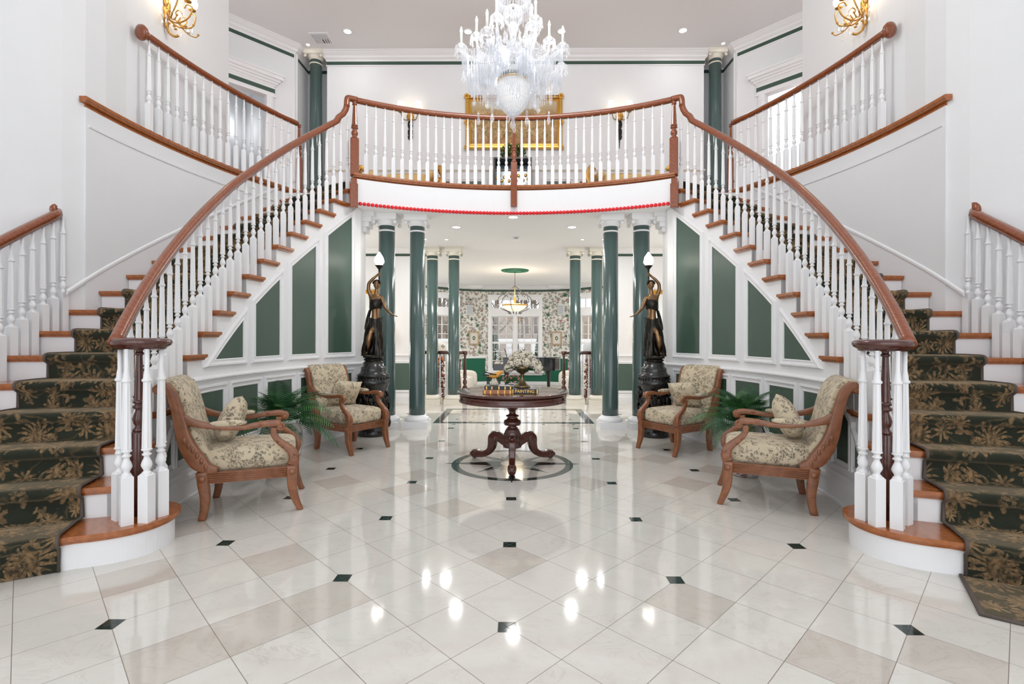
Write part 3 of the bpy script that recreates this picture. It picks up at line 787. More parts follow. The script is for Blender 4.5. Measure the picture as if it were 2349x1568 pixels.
window('window_1', LP[4], LP[3], .1, 1.9, 3)
window('window_2', LP[2], LP[1], .12, 2.06, 3)
window('window_3', LP[6], LP[5], .14, 2.08, 3)
pl = [V((*p, 0)) for p in LP]; pz = lambda z: [V((p.x, p.y, z)) for p in pl]
g = G(); g.sweep(pz(ZH), [(o * .9, z * .62) for o, z in CROWN], -1)
for sx in (-1, 1):      # half-round coves in the crown over the narrow wall
    g.sph((sx * 1.36, 16.42, ZH - .005), (.34, .17, .115), 18, 10)
struct(g, 'trim_living_crown', M['white'])
g = G(); g.sweep(pz(ZH - .175), [(0, 0), (.012, 0), (.012, .065), (0, .065)], -1); struct(g, 'trim_living_stripe', M['stripe'])
for i, (a, b) in enumerate([((LP[0]), LP[1]), (LP[2], LP[3]), (LP[4], LP[5]), (LP[6], LP[7])]):
    P = [V((*a, 0)), V((*b, 0))]
    g = G(); g.sweep([V((p.x, p.y, -.3)) for p in P], [(0, 0), (.01, 0), (.01, .87), (0, .87)], -1); struct(g, 'trim_green_dado_%d' % i, M['wains'])
    g = G(); g.sweep([V((p.x, p.y, .57)) for p in P], [(0, 0), (.03, 0), (.045, .04), (.02, .07), (0, .07)], -1); struct(g, 'trim_dado_rail_%d' % i, M['white'])
g = G(); g.sweep([V((-1, 16.6, -.3)), V((1, 16.6, -.3))], [(0, 0), (.01, 0), (.01, .33), (0, .33)], -1); struct(g, 'trim_green_dado_4', M['wains'])
g = G(); g.sweep(pz(-.3), [(0, 0), (.025, 0), (.025, .08), (.012, .1), (0, .1)], -1); struct(g, 'baseboard_living', M['white'])
# ------------------------------------------------------------ balusters
_bal = {}
def baluster_mesh(L, w=.048, mat='white', hb=None):
    key = (round(L, 2), w, mat, hb)
    if key in _bal: return _bal[key]
    L = key[0]; hb = hb or .26 + (L - .92) * 1.0
    T = L - hb; h = w / 2; g = G()
    g.box((0, 0, hb / 2), (w, w, hb))
    g.lathe([(h * 1.35, hb), (h * .9, hb + .012)], 4, mx=Matrix.Rotation(pi / 4, 4, 'Z'), smooth=False)
    k = T / .66
    p = [(.018, 0), (.021, .008), (.018, .016), (.012, .022), (.014, .03), (.021, .045), (.023, .055), (.019, .072), (.012, .09), (.011, .10), (.019, .106), (.019, .112), (.012, .118), (.014, .126), (.022, .132), (.022, .138), (.017, .143)]
    p = [(r * w / .048, hb + z * k) for r, z in p]
    g.lathe(p, 10)
    g.lathe([(.0195 * w / .048, hb + .143 * k), (.0145 * w / .048, hb + .49 * k)], 16, smooth=False, flute=.14, fr=(0, 9))
    g.lathe([(r * w / .048, hb + z * k) for r, z in [(.0145, .49), (.020, .495), (.021, .502), (.0145, .512), (.0135, .53), (.0095, .56), (.0095, .665)]], 10)
    _bal[key] = g.mesh('baluster', M[mat]); return _bal[key]
def put(name, me, parent, p, rz=0):
    o = mk(name, me, parent); o.location = p; o.rotation_euler = (0, 0, rz); return o
def newel_mesh(h0, h1, H, w=.095, mat='mahog', round_=False, top=True):
    """h0..h1 square block, turned above to H"""
    g = G()
    if round_: g.lathe([(w * .55, h0), (w * .55, h1 - .01), (w * .5, h1)], 20)
    else: g.box((0, 0, (h0 + h1) / 2), (w, w, h1 - h0), None, .008)
    T = H - h1; p = [(.40, 0), (.44, .02), (.30, .05), (.26, .07), (.36, .10), (.43, .15), (.36, .20), (.24, .25), (.24, .27), (.42, .285), (.42, .31), (.28, .325), (.28, .335), (.40, .345), (.40, .365), (.33, .38)]
    g.lathe([(r * w, h1 + z * T) for r, z in p], 14)
    g.lathe([(.33 * w, h1 + .38 * T), (.20 * w, h1 + .92 * T)], 16, smooth=False, flute=.12, fr=(-9, 9))
    g.lathe([(r * w, h1 + z * T) for r, z in [(.20, .92), (.30, .93), (.30, .95), (.22, .96), (.24, .98), (.36, 1.0)]], 14)
    return g.mesh('newel', M[mat])
RAILSEC = [(-.75, -1), (.75, -1), (.8, -.55), (1, -.35), (1, .3), (.86, .7), (.5, .95), (0, 1), (-.5, .95), (-.86, .7), (-1, .3), (-1, -.35), (-.8, -.55)]

# ------------------------------------------------------------ the two curved staircases
def staircase(s):
    nm = SN[s]; other = 'left' if s < 0 else 'right'
    root = thing('staircase', 'curved white and oak staircase sweeping up the %s side of the hall' % nm, 'staircase', C(s, 5.1, 8, 0), 0)
    inv = Matrix.Translation(-root.location)
    def fin(g, name, m, **k):
        g.v = [inv @ V(p) for p in g.v]; return g.obj(name, m, root, **k)
    RO = lambda k: 5.735 if k >= 8 else 5.84
    ov = .032
    m_ = lambda p: V((p[0] * -s, p[1], p[2] if len(p) > 2 else 0))
    for k in range(1, 17):
        a0, a1 = aK(k), aK(k + 1); zt = (k + 1) * R0; da = ov / 4.54 * 180 / pi; g = G()
        def poly(ri, ro, f, b):
            return [(p.x, p.y) for p in arc(ri, a0 + f * da, a1 - b * .0, 3, s) + arc(ro, a1 - b * .0, a0 + f * da * ri / ro, 3, s)]
        g.prism(poly(4.495, RO(k), 1, 0), zt - .024, zt); g.prism(poly(4.507, RO(k), .75, 0), zt - .033, zt - .024); g.prism(poly(4.52, RO(k), .45, 0), zt - .046, zt - .033)
        fin(g, 'tread', M['oak'], weld=0)
        g = G(); P = [C(s, 4.545, a0), C(s, RO(k), a0), C(s, RO(k), a0 - .25), C(s, 4.545, a0 - .3)]
        g.prism([(p.x, p.y) for p in P], k * R0, zt - .03); fin(g, 'riser', M['white'])
    # top riser up to the landing
    g = G(); P = [C(s, 4.545, aK(17)), C(s, 5.735, aK(17)), C(s, 5.735, aK(17) - .3), C(s, 4.545, aK(17) - .3)]; g.prism([(p.x, p.y) for p in P], 17 * R0, ZF - .05); fin(g, 'riser', M['white'])
    # bullnose first step
    B0 = [V((-3.32, 2.087, 0)), V((-2.337, 2.678, 0)), V((-2.265, 2.705, 0)), V((-2.19, 2.745, 0)), V((-2.125, 2.80, 0)), V((-2.078, 2.87, 0)), V((-2.058, 2.95, 0)), V((-2.063, 3.04, 0)), V((-2.10, 3.12, 0)), V((-2.17, 3.18, 0)), V((-2.26, 3.20, 0)), V((-2.36, 3.17, 0)), C(-1, 4.62, 17), C(-1, 5.84, 19.5)]
    B = B0[:1] + smooth_path(B0[1:12], 4) + B0[12:]
    P = [(m_(p).x, m_(p).y) for p in B]
    g = G(); g.prism(P, 0, R0 - .03); fin(g, 'riser', M['white'])
    bp = [(p.x, p.y) for p in B]; g = G()
    for o, z0, z1 in ((.032, R0 - .024, R0), (.024, R0 - .033, R0 - .024), (.012, R0 - .046, R0 - .033)):
        Q = offset_poly(bp, o); g.prism([(x * -s, y) for x, y in Q], z0, z1)
    fin(g, 'tread', M['oak'], weld=0)
    # thin outer stringer of the lower flight
    g = G()
    for k in range(0, 8):
        P = arc(5.80, aK(k), aK(k + 1), 3, s) + arc(5.845, aK(k + 1), aK(k), 3, s); g.prism([(p.x, p.y) for p in P], 0, (k + 1) * R0 - .05)
    fin(g, 'outer_stringer', M['white'])
    # handrail
    path = []
    for i in range(70):
        a = lerp(21.2, -22.6, i / 69); path.append(C(s, 4.56, a, max(R0 * (Ka(a) + 1) + .945, 1.212)))
    ex = [(-2.205, 6.29, 4.03), (-2.175, 6.335, 4.08), (-2.15, 6.365, 4.15), (-2.135, 6.38, 4.22)]
    path += [m_(p) for p in ex]
    path = [inv @ p for p in path]
    g = G(); g.tube(path, (.034, .032), sec=RAILSEC)
    e2 = smooth_path([inv @ m_(p) for p in [(-2.135, 6.375, 4.20), (-2.13, 6.378, 4.28), (-2.11, 6.40, 4.312), (-2.03, 6.445, 4.315)]], 4); g.tube(e2, (.034, .034), sec=RAILSEC, up=(0, 1, .01))
    g.obj('handrail', M['rail'], root)
    g = G(); c = inv @ m_((-2.188, 2.955, 1.212)); g.lathe([(0, -.035), (.12, -.035), (.128, -.022), (.148, -.010), (.154, .004), (.152, .018), (.14, .028), (.11, .032), (0, .034)], 32, c); g.obj('volute_cap', M['mahog'], root)
    put('newel_post', newel_mesh(0, .50, .995, .082, round_=True), root, inv @ m_((-2.225, 2.985, R0)))
    for bx_, by_, rz in ((-2.177, 2.826, .75), (-2.278, 2.905, .5), (-2.095, 2.872, .05), (-2.085, 2.972, .45), (-2.15, 3.07, .9)):
        put('baluster', baluster_mesh(.995, .060, hb=.27), root, inv @ m_((bx_, by_, R0)), rz * s)
    for k in range(1, 17):
        for f in (.18, .68):
            if k == 16 and f > .5: continue
            a = lerp(aK(k), aK(k + 1), f); put('baluster', baluster_mesh(.918 + R0 * f, .048), root, inv @ C(s, 4.578, a, (k + 1) * R0), -rad(a) * s * -1)
    # outer balustrade beside the lower flight
    for k in range(2, 8):
        for f in (.15, .48, .81):
            if k == 7: continue
            a = lerp(aK(k), aK(k + 1), f); put('baluster', baluster_mesh(.84 + R0 * f, .055), root, inv @ C(s, 5.79, a, (k + 1) * R0), -rad(a) * s * -1)
    g = G(); pth = [inv @ C(s, 5.79 + (.05 if a_ < 3.6 else 0), a_, R0 * (Ka(a_) + 1) + .865) for a_ in [18 - i * .6 for i in range(26)]]; g.tube(pth, (.036, .034), sec=RAILSEC); g.obj('outer_handrail', M['rail'], root)
    p = pth[-1]; mx = Matrix.Translation(p + V((0, .0, 0))) @ Matrix.Rotation(pi / 2, 4, 'Y') @ Matrix.Rotation(.25 * s, 4, 'X')
    g = G(); g.lathe([(.0, -.03), (.07, -.03), (.078, -.015), (.07, .01), (.05, .02), (0, .024)], 20, mx=mx); g.obj('wall_rosette', M['rail'], root)
    return root
for s in (-1, 1): staircase(s)

# ------------------------------------------------------------ stair runners
def runner(s):
    nm = SN[s]; Rs = [4.755 + (5.50 - 4.755) * i / 12 for i in range(13)]; g = G(); rows = []; uv = []
    prof = []; v = 0
    for k in range(0, 17):
        zt = (k + 1) * R0
        pts = [(.014, k * R0 + (.016 if k else .004)), (.014, zt - .062), (.026, zt - .05), (.046, zt - .038), (.054, zt - .018), (.050, zt), (.036, zt + .013), (.01, zt + .016)]
        for f, z in pts: prof.append((k, f, z))
        prof.append((k + .5, 0, zt + .016))
    prof += [(17, .014, 17 * R0 + .016), (17, .014, ZF - .03), (17, .05, ZF - .01), (17, .036, ZF + .013), (17, .0, ZF + .016), (17.6, 0, ZF + .016), (20, 0, ZF + .016)]
    last = None
    for k, f, z in prof:
        row = []
        pt = None
        for R in Rs:
            a = aK(k) + f / R * 180 / pi; p = C(s, R, a, z)
            if k == 0:
                t_ = R - 4.69; q_ = V((-2.337 - .857 * t_ + .515 * f, 2.678 - .515 * t_ - .857 * f, z)); p = V((q_.x * -s, q_.y, z))
            row.append(p)
        if last is not None: v += (row[6] - last).length
        last = row[6]; rows.append(row); uv += [(R - 4.75, v) for R in Rs]
    org = rows[0][6].copy()
    rows = [[p - org for p in r] for r in rows]
    g.grid(rows, True); g.uvs = uv
    o = g.obj('stair_runner', M['carpet'], None, 'dark green floral carpet runner on the %s staircase' % nm, 'carpet', weld=0, recalc=True); o.location = org
    for j, nn in ((0, 'binding'), (12, 'binding')):
        g = G(); g.tube([r[j] for r in rows], .009, 5); g.obj(nn, M['bind'], o)
for s in (-1, 1): runner(s)
# loose mat at the foot of the right runner
g = G(); P = [(2.385, 2.664), (2.14, 2.271), (2.247, 2.2), (2.9, 1.72), (3.2, 2.1), (3.0, 2.36)]
P = P[::-1]
vs = [(x, y, .012) for x, y in P]; g.prism(P, .0005, .012)
g.uvs = [(p[0] + 3, p[1] + 1) for p in g.v]
o = g.obj('floor_mat', M['carpet'], None, 'loose piece of green floral carpet on the tiles before the right runner', 'mat', weld=0)
g = G(); g.tube([(x, y, .008) for x, y in P], .009, 5, closed=True); g.obj('binding', M['bind'], o)

# ------------------------------------------------------------ balcony railing
root = thing('balcony_railing', 'curved balcony railing with mahogany rail over white spindles', 'railing', (0, 6.94, ZF))
inv = Matrix.Translation(-root.location)
RB = -.04 * -1
bpath = lambda x, z: (lambda p: V((p.x, p.y + .045, z)))(bal(x))
g = G(); g.tube([inv @ bpath(lerp(-2.06, 2.06, i / 48), 4.315) for i in range(49)], (.036, .033), sec=RAILSEC); g.obj('handrail', M['rail'], root)
for i in range(18):
    px = [403, 470, 534, 596, 658, 718, 780, 841, 900, 960, 1019, 1077, 1136, 1195, 1253, 1311, 1369, 1429][i] / 3.136 + 700
    x = -(1176.5 - px) / 1148 * 6.9
    # equal spacing along the arc
    t = (i + 1) / 19.0; x = -2.03 * (1 - t) + -.0 * t
    for sx in (-1, 1): put('baluster', baluster_mesh(.94, .048), root, inv @ bpath(x * -sx if sx > 0 else x, ZF + .018), 0)
nm_ = newel_mesh(0, .48, .95, .105, 'rail')
for x in (-2.055, 2.055): put('newel_post', nm_, root, inv @ bpath(x, ZF + .0), rad(20) * (1 if x < 0 else -1))
put('newel_post', newel_mesh(0, .36, .95, .09, 'rail'), root, inv @ bpath(0, ZF))
g = G(); g.box((0, 0, -.13), (.085, .05, .31), None, .006); dm_ = g.mesh('drop', M['rail'])
put('newel_drop', dm_, root, inv @ V((0, 6.87, ZF)), 0)
g = G(); g.box((0, 0, -.16), (.10, .075, .31), None, .008); g.box((0, 0, -.02), (.075, .07, .14)); dm_ = g.mesh('drop', M['rail'])
for x in (-2.035, 2.035): put('newel_drop', dm_, root, inv @ V((x, 6.345, ZF - .12)), rad(25) * (1 if x < 0 else -1))

# ------------------------------------------------------------ gallery railings
def gallery(s):
    nm = SN[s]; a0, a1 = -4.95, -27.3
    root = thing('gallery_railing', 'white spindle railing with mahogany rail along the %s upstairs gallery' % nm, 'railing', C(s, 5.72, -15, ZF)); inv = Matrix.Translation(-root.location)
    P = [inv @ C(s, 5.715, lerp(a0 + .0, a1, i / 30), 4.30) for i in range(31)]
    g = G(); g.tube(P, (.032, .032), sec=RAILSEC); g.obj('handrail', M['rail'], root)
    for i in range(18): a = lerp(a0, a1, (i + .6) / 18.8); put('baluster', baluster_mesh(.925, .052), root, inv @ C(s, 5.72, a, ZF + .018), -rad(a) * s * -1)
    put('newel_post', newel_mesh(-.06, .48, .96, .085, 'rail'), root, inv @ C(s, 5.715, a1 - .3, ZF), -rad(a1) * s * -1)
    p = P[0]; mx = Matrix.Translation(p + V((.02 * s, -.015, 0))) @ Matrix.Rotation(rad(100), 4, 'X') @ Matrix.Rotation(.3 * s, 4, 'Y')
    g = G(); g.lathe([(0, -.03), (.07, -.03), (.078, -.012), (.07, .01), (.045, .022), (0, .022)], 20, mx=mx); g.obj('wall_rosette', M['rail'], root)
for s in (-1, 1): gallery(s)

# ------------------------------------------------------------ red bead garland
root = thing('bead_garland', 'bright red bead garland strung along the balcony edge', 'garland', (0, 6.9, ZH))
inv = Matrix.Translation(-root.location)
g = G(); g.sph((0, 0, 0), .0245, 10, 6); bmz = g.mesh('bead', M['red'])
for i in range(87):
    x = lerp(-1.965, 1.965, i / 86); p = bal(x); put('bead', bmz, root, inv @ V((p.x, p.y - .05, ZH + .012)))

# ------------------------------------------------------------ columns
def column(x, y, z0, h, label, rad_=.112, cap='cream', base='white', grp=None):
    root = thing('column', label, 'column', (x, y, z0))
    g = G(); g.lathe([(rad_ * 1.0, .17), (rad_ * 1.0, .3), (rad_ * .90, h - .15)], 40); g.obj('shaft', M['colg'], root)
    g = G(); w = rad_ * 1.52
    g.box((0, 0, .045), (2 * w, 2 * w, .09)); g.lathe([(rad_ * 1.46, .09), (rad_ * 1.52, .105), (rad_ * 1.5, .13), (rad_ * 1.3, .145), (rad_ * 1.22, .15), (rad_ * 1.14, .17), (rad_ * .9, .175)], 32)
    g.obj('base', M[base], root)
    g = G(); t = rad_ * .9
    g.lathe([(t * .99, h - .235), (t * 1.1, h - .23), (t * 1.1, h - .215), (t * .99, h - .21)], 32)
    g.lathe([(t * .98, h - .155), (t * 1.06, h - .15), (t * 1.1, h - .13), (t * 1.35, h - .10), (t * 1.4, h - .08), (t * 1.2, h - .075)], 32)
    w = t * 1.55; g.box((0, 0, h - .04), (2 * w, 2 * w, .08)); g.box((0, 0, h - .075), (2 * w - .03, 2 * w - .03, .03)); 
    for sx in (-1, 1):
        for sy in (-1, 1): g.lathe([(.0, -.012), (.028, -.012), (.028, .012), (0, .012)], 10, mx=Matrix.Translation((sx * w * .86, sy * w * .86, h - .115)) @ Matrix.Rotation(pi / 2, 4, 'X'))
    g.obj('capital', M[cap], root)
for s in (-1, 1):
    n = SN[s]
    column(s * 1.355, 7.02, 0, ZH, 'front %s green column, the one nearer the middle of the hall' % n, cap='white')
    column(s * 1.775, 6.98, 0, ZH, 'front %s green column, the outer one behind the bronze lady lamp' % n, .122, cap='white')
    column(s * 1.15, 9.5, 0, ZH, 'far %s green column, nearer the middle, beside the mahogany newel' % n, base='cream')
    column(s * 1.56, 9.5, 0, ZH, 'far %s green column, the outer one by the hall wall' % n, base='cream')
    column(s * 3.715, 9.32, ZF, ZU - ZF, 'slim green column standing upstairs in the %s corner' % n, .12)
# ------------------------------------------------------------ armchairs
def superell(g, c, r, e1=.35, e2=.3, n=28, m=14, mx=None):
    f = lambda v, e: math.copysign(abs(v) ** e, v); vs = []; fs = []
    for i in range(m + 1):
        a = -pi / 2 + pi * i / m
        for k in range(n):
            b = 2 * pi * (k + .5) / n
            vs.append((c[0] + r[0] * f(cos(a), e1) * f(cos(b), e2), c[1] + r[1] * f(cos(a), e1) * f(sin(b), e2), c[2] + r[2] * f(sin(a), e1)))
    for i in range(m):
        for k in range(n): fs.append((i * n + k, i * n + (k + 1) % n, (i + 1) * n + (k + 1) % n, (i + 1) * n + k))
    return g.add(vs, fs, True, mx)
def make_chair():
    root = thing('armchair', 'x', 'armchair'); W = M['chairw']; Yh = .265
    sp = lambda pts, y, k=4: smooth_path([(p[0] - .32, y, p[1]) for p in pts], k)
    for y in (-Yh, Yh):
        o = y / abs(y)
        g = G(); P = sp([(.035, 0), (.05, .07), (.055, .15), (.045, .24), (.035, .33)], y); g.tube(P, lerps([(.024, .024), (.026, .026), (.03, .028), (.034, .03), (.036, .03)], 4), sec=RR, up=(0, 1, 0))
        g.lathe([(0, 0), (.022, 0), (.022, .006), (.012, .010), (0, .012)], 14, mx=Matrix.Translation((.04 - .32, y + o * .029, .285)) @ Matrix.Rotation(-o * pi / 2, 4, 'X')); g.obj('back_leg', W, root)
        g = G(); P = sp([(.13, .335), (.07, .35), (.015, .40), (-.04, .49), (-.075, .59), (-.095, .69), (-.118, .79), (-.145, .875), (-.183, .918), (-.218, .922)], y)
        g.tube(P, lerps([(.018, .022), (.035, .024), (.055, .025), (.05, .024), (.042, .023), (.036, .022), (.032, .022), (.032, .023), (.030, .024), (.024, .024)], 4), sec=RR, up=(0, 1, 0))
        g.tube(spiral((-.214 - .32, .900), .030, 1.4, 18, y=y + o * .014, start=pi / 2, dirn=1), lerps([.010, .007], 18), 6)
        g.sph((-.214 - .32, y, .900), (.034, .024, .034), 12, 8)
        for i in range(6):   # carved leaves on the lower sweep
            t = i / 5; px, pz = lerp(.06, -.065, t) - .32, .365 + .19 * t ** .9; g.sph((px, y + o * .021, pz), (.016, .010, .026), 8, 5)
        g.obj('back_post', W, root)
        g = G(); P = sp([(.655, 0), (.634, .05), (.610, .12), (.598, .20), (.595, .33)], y)
        g.tube(P, lerps([(.020, .02), (.022, .022), (.028, .027), (.032, .03), (.034, .031)], 4), sec=RR, up=(0, 1, 0))
        g.lathe([(0, 0), (.022, 0), (.022, .006), (.012, .010), (0, .012)], 14, mx=Matrix.Translation((.60 - .32, y + o * .030, .285)) @ Matrix.Rotation(-o * pi / 2, 4, 'X')); g.obj('front_leg', W, root)
        g = G(); P = sp([(.60, .33), (.612, .375), (.598, .425), (.555, .47), (.505, .515), (.478, .56), (.48, .605)], y)
        g.tube(P, lerps([(.034, .028), (.036, .03), (.03, .026), (.024, .022), (.021, .021), (.02, .02), (.022, .022)], 4), sec=RR, up=(0, 1, 0))
        g.tube(spiral((.607 - .32, .378), .034, 1.6, 22, y=y + o * .024, start=pi / 2, dirn=-1), lerps([.009, .006], 22), 6)
        for q in (.4, .46, .5): g.tube([(.545 - .32 - (q - .45) * .8, y + o * .02, q), (.535 - .32 - (q - .45) * .8, y + o * .03, q + .012)], .006, 5)
        g.obj('arm_support', W, root)
        g = G(); P = sp([(-.085, .70), (-.03, .672), (.06, .645), (.17, .625), (.28, .618), (.37, .63), (.45, .637), (.50, .634), (.525, .62)], y)
        g.tube(P, lerps([(.034, .02), (.026, .02), (.020, .02), (.017, .022), (.017, .022), (.019, .024), (.022, .026), (.022, .025), (.018, .022)], 4), sec=RR, up=(0, 1, 0))
        g.tube(spiral((.52 - .32, .610), .030, 1.5, 20, y=y + o * .016, start=pi / 2, dirn=-1), lerps([.010, .006], 20), 6); g.sph((.52 - .32, y, .610), (.033, .024, .033), 12, 8)
        g.sph((.40 - .32, y, .638), (.035, .03, .02), 10, 6); g.obj('arm', W, root)
        g = G(); superell(g, (.19 - .32, y, .652), (.12, .029, .022), .8, .8, 20, 8); g.obj('arm_pad', M['fabric'], root)
        g = G(); g.box((.31 - .32, y, .285), (.55, .036, .075))
        for i in range(5): g.tube([(.05 - .32, y + o * .018, .258 + i * .0135), (.57 - .32, y + o * .018, .258 + i * .0135)], .0048, 6)
        g.obj('side_rail', W, root)
    for x, n in ((.60 - .32, 'front_rail'), (.03 - .32, 'back_rail')):
        g = G(); g.box((x, 0, .285), (.036, .50, .075))
        if x > 0:
            for i in range(5): g.tube([(x + .018, -.235, .258 + i * .0135), (x + .018, .235, .258 + i * .0135)], .0048, 6)
        g.obj(n, W, root)
    g = G(); superell(g, (.315 - .32, 0, .395), (.295, .245, .092), .42, .3); g.obj('seat', M['fabric'], root)
    g = G(); P = smooth_path([(.09 - .32, 0, .37), (.045 - .32, 0, .43), (-.01 - .32, 0, .52), (-.052 - .32, 0, .62), (-.073 - .32, 0, .72), (-.098 - .32, 0, .82), (-.128 - .32, 0, .89), (-.165 - .32, 0, .930), (-.20 - .32, 0, .932), (-.225 - .32, 0, .905)], 4)
    n = len(P); g.tube(P, [(.040 - .012 * (i / n) ** 3, .238) for i in range(n)], sec=rrect(5, .5) if False else [(u * (1 + .25 * (1 - abs(v) ** 2.5) * (u > 0)), v) for u, v in rrect(4, .3)] , up=(0, 1, 0)); g.obj('backrest', M['fabric'], root)
    return root
proto = make_chair()
CH_ = [(-1.94, 3.75, 22, 'front left carved armchair in floral tapestry, beside the left volute of the stairs', 'left'),
       (-1.83, 5.66, -33, 'rear left carved armchair in floral tapestry, before the bronze lamp pedestal', 'left'),
       (1.83, 5.66, 213, 'rear right carved armchair in floral tapestry, before the bronze lamp pedestal', 'right'),
       (1.985, 3.915, 158, 'front right carved armchair in floral tapestry, beside the right volute of the stairs', 'right')]
g = G(); pillow(g, (0, 0, 0), (.31, .37, .16), .5, 12); cm = g.mesh('cushion', M['fabric'])
for i, (x, y, a, lab, sd) in enumerate(CH_):
    o = proto if i == 0 else copy_tree(proto); o.location = (x, y, 0); o.rotation_euler = (0, 0, rad(a)); o['label'] = lab; o['group'] = 'carved armchairs'
    if i in (1, 2): o.scale = (.965,) * 3
    cu = mk('cushion', cm, None, lab.replace('carved armchair in floral tapestry', 'armchair').split(',')[0].replace('front', 'floral cushion on the front').replace('rear', 'floral cushion on the rear'), 'cushion', 'floral cushions')
    mw = Matrix.Translation((x, y, 0)) @ Matrix.Rotation(rad(a), 4, 'Z') @ Matrix.Scale(.965 if i in (1, 2) else 1, 4)
    tilt = (64 if i in (1, 2) else 66); yy = .02 if i in (1, 2) else (-.015 if i == 0 else .015)
    cu.matrix_world = mw @ Matrix.Translation((-.165 + .02, yy, .635)) @ Matrix.Rotation(rad((0, -6, 6, 0)[i]), 4, 'Z') @ Matrix.Rotation(-rad(tilt) , 4, 'Y') @ Matrix.Rotation(rad((24, 6, -6, -24)[i]), 4, 'Z')

# ------------------------------------------------------------ centre table
root = thing('pedestal_table', 'round dark mahogany pedestal table on three carved legs over the compass inlay', 'table', (0, 4.97, 0))
g = G(); g.lathe([(0, .690), (.50, .690), (.535, .700), (.548, .710), (.546, .722), (.53, .727), (0, .727)], 72); g.obj('table_top', M['mahog'], root)
g = G(); g.lathe([(.48, .690), (.522, .690), (.522, .668), (.518, .640), (.528, .634), (.528, .626), (.50, .622), (.48, .64)], 72, ring=True); g.obj('apron', M['mahog'], root)
zz = lambda y: 1.25 - (y / 4.9 + 800 - HZ) * 4.97 / 1148
pr = [(2, 600), (78, 600), (78, 625), (66, 636), (76, 645), (70, 660), (50, 680), (38, 705), (36, 725), (50, 735), (74, 745), (72, 755), (50, 763), (60, 775), (62, 785), (94, 800), (99, 830), (92, 850), (50, 860), (44, 868), (60, 880), (62, 890), (74, 897), (74, 905), (84, 918), (86, 930), (96, 945), (96, 968), (84, 975), (84, 1075), (104, 1085), (104, 1098), (60, 1105), (2, 1106)]
g = G(); g.lathe([(r / 1132, zz(y)) for r, y in pr], 32); g.obj('column', M['mahog'], root)
for a in (-90, 30, 150):
    R_ = Matrix.Rotation(rad(a), 4, 'Z'); g = G()
    P = smooth_path([(.05, 0, .215), (.12, 0, .235), (.185, 0, .262), (.225, 0, .235), (.235, 0, .17), (.26, 0, .105), (.32, 0, .065), (.39, 0, .055), (.44, 0, .06)], 5)
    g.tube(P, lerps([(.060, .03), (.045, .028), (.042, .03), (.048, .034), (.042, .032), (.034, .03), (.030, .03), (.034, .034), (.04, .036)], 5), sec=RR, up=(0, 1, 0), mx=R_)
    g.sph((.455, 0, .047), (.042, .038, .046), 12, 8, R_); g.sph((.21, 0, .285), (.04, .03, .022), 10, 6, R_)
    for q in (-1, 0, 1): g.sph((.482, q * .022, .05), (.02, .011, .02), 8, 5, R_)
    for q in (-1, 1): g.tube([R_ @ V(p) for p in spiral((.445, .06), .026, 1.3, 14, y=q * .034)], .006, 5)
    g.obj('leg', M['mahog'], root)
TT = .7275
def book(x, y, z, w, d, h, rz, cov, label, name='book', text=None):
    root = thing(name, label, 'book', (x, y, z), rad(rz))
    g = G(); bx(g, -w / 2, w / 2, -d / 2, d / 2, 0, .004); bx(g, -w / 2, w / 2, -d / 2, d / 2, h - .004, h); bx(g, -w / 2, w / 2, -d / 2 - .003, -d / 2 + .006, 0, h, None, .002); g.obj('cover', cov, root)
    g = G(); bx(g, -w / 2 + .005, w / 2 - .005, -d / 2 + .006, d / 2 - .006, .004, h - .004); g.obj('pages', M['page'], root)
    for q in ((-.44, -.25, .0, .22, .41) if not text else (-.46, .45)):
        g = G(); bx(g, w * q, w * q + .010, -d / 2 - .0045, -d / 2 - .002, .003, h - .003); g.obj('gilt_band', M['gold'], root)
    if text:
        c = bpy.data.curves.new('t', 'FONT'); c.body = text; c.size = .040; c.align_x = 'CENTER'; c.align_y = 'CENTER'; c.extrude = .0006
        o = bpy.data.objects.new('t', c); COL.objects.link(o); bpy.context.view_layer.update()
        me = bpy.data.meshes.new_from_object(o.evaluated_get(bpy.context.evaluated_depsgraph_get())); bpy.data.objects.remove(o); me.materials.clear(); me.materials.append(M['gold'])
        me.transform(Matrix.Translation((0, -d / 2 - .0035, h / 2)) @ Matrix.Rotation(pi / 2, 4, 'X')); mk('spine_lettering', me, root)
    return root
book(-.14, 4.74, TT, .275, .20, .038, 2, M['book2'], 'tan leather book with gilt bands at the bottom of the left stack on the table')
book(-.125, 4.75, TT + .038, .262, .19, .034, -2, M['book1'], 'black leather book lying on top of the tan book on the table')
book(.125, 4.76, TT, .25, .21, .046, -5, M['book1'], 'thick black book with gilt lettering on its spine, under the bronze urn', text='PAINTING')
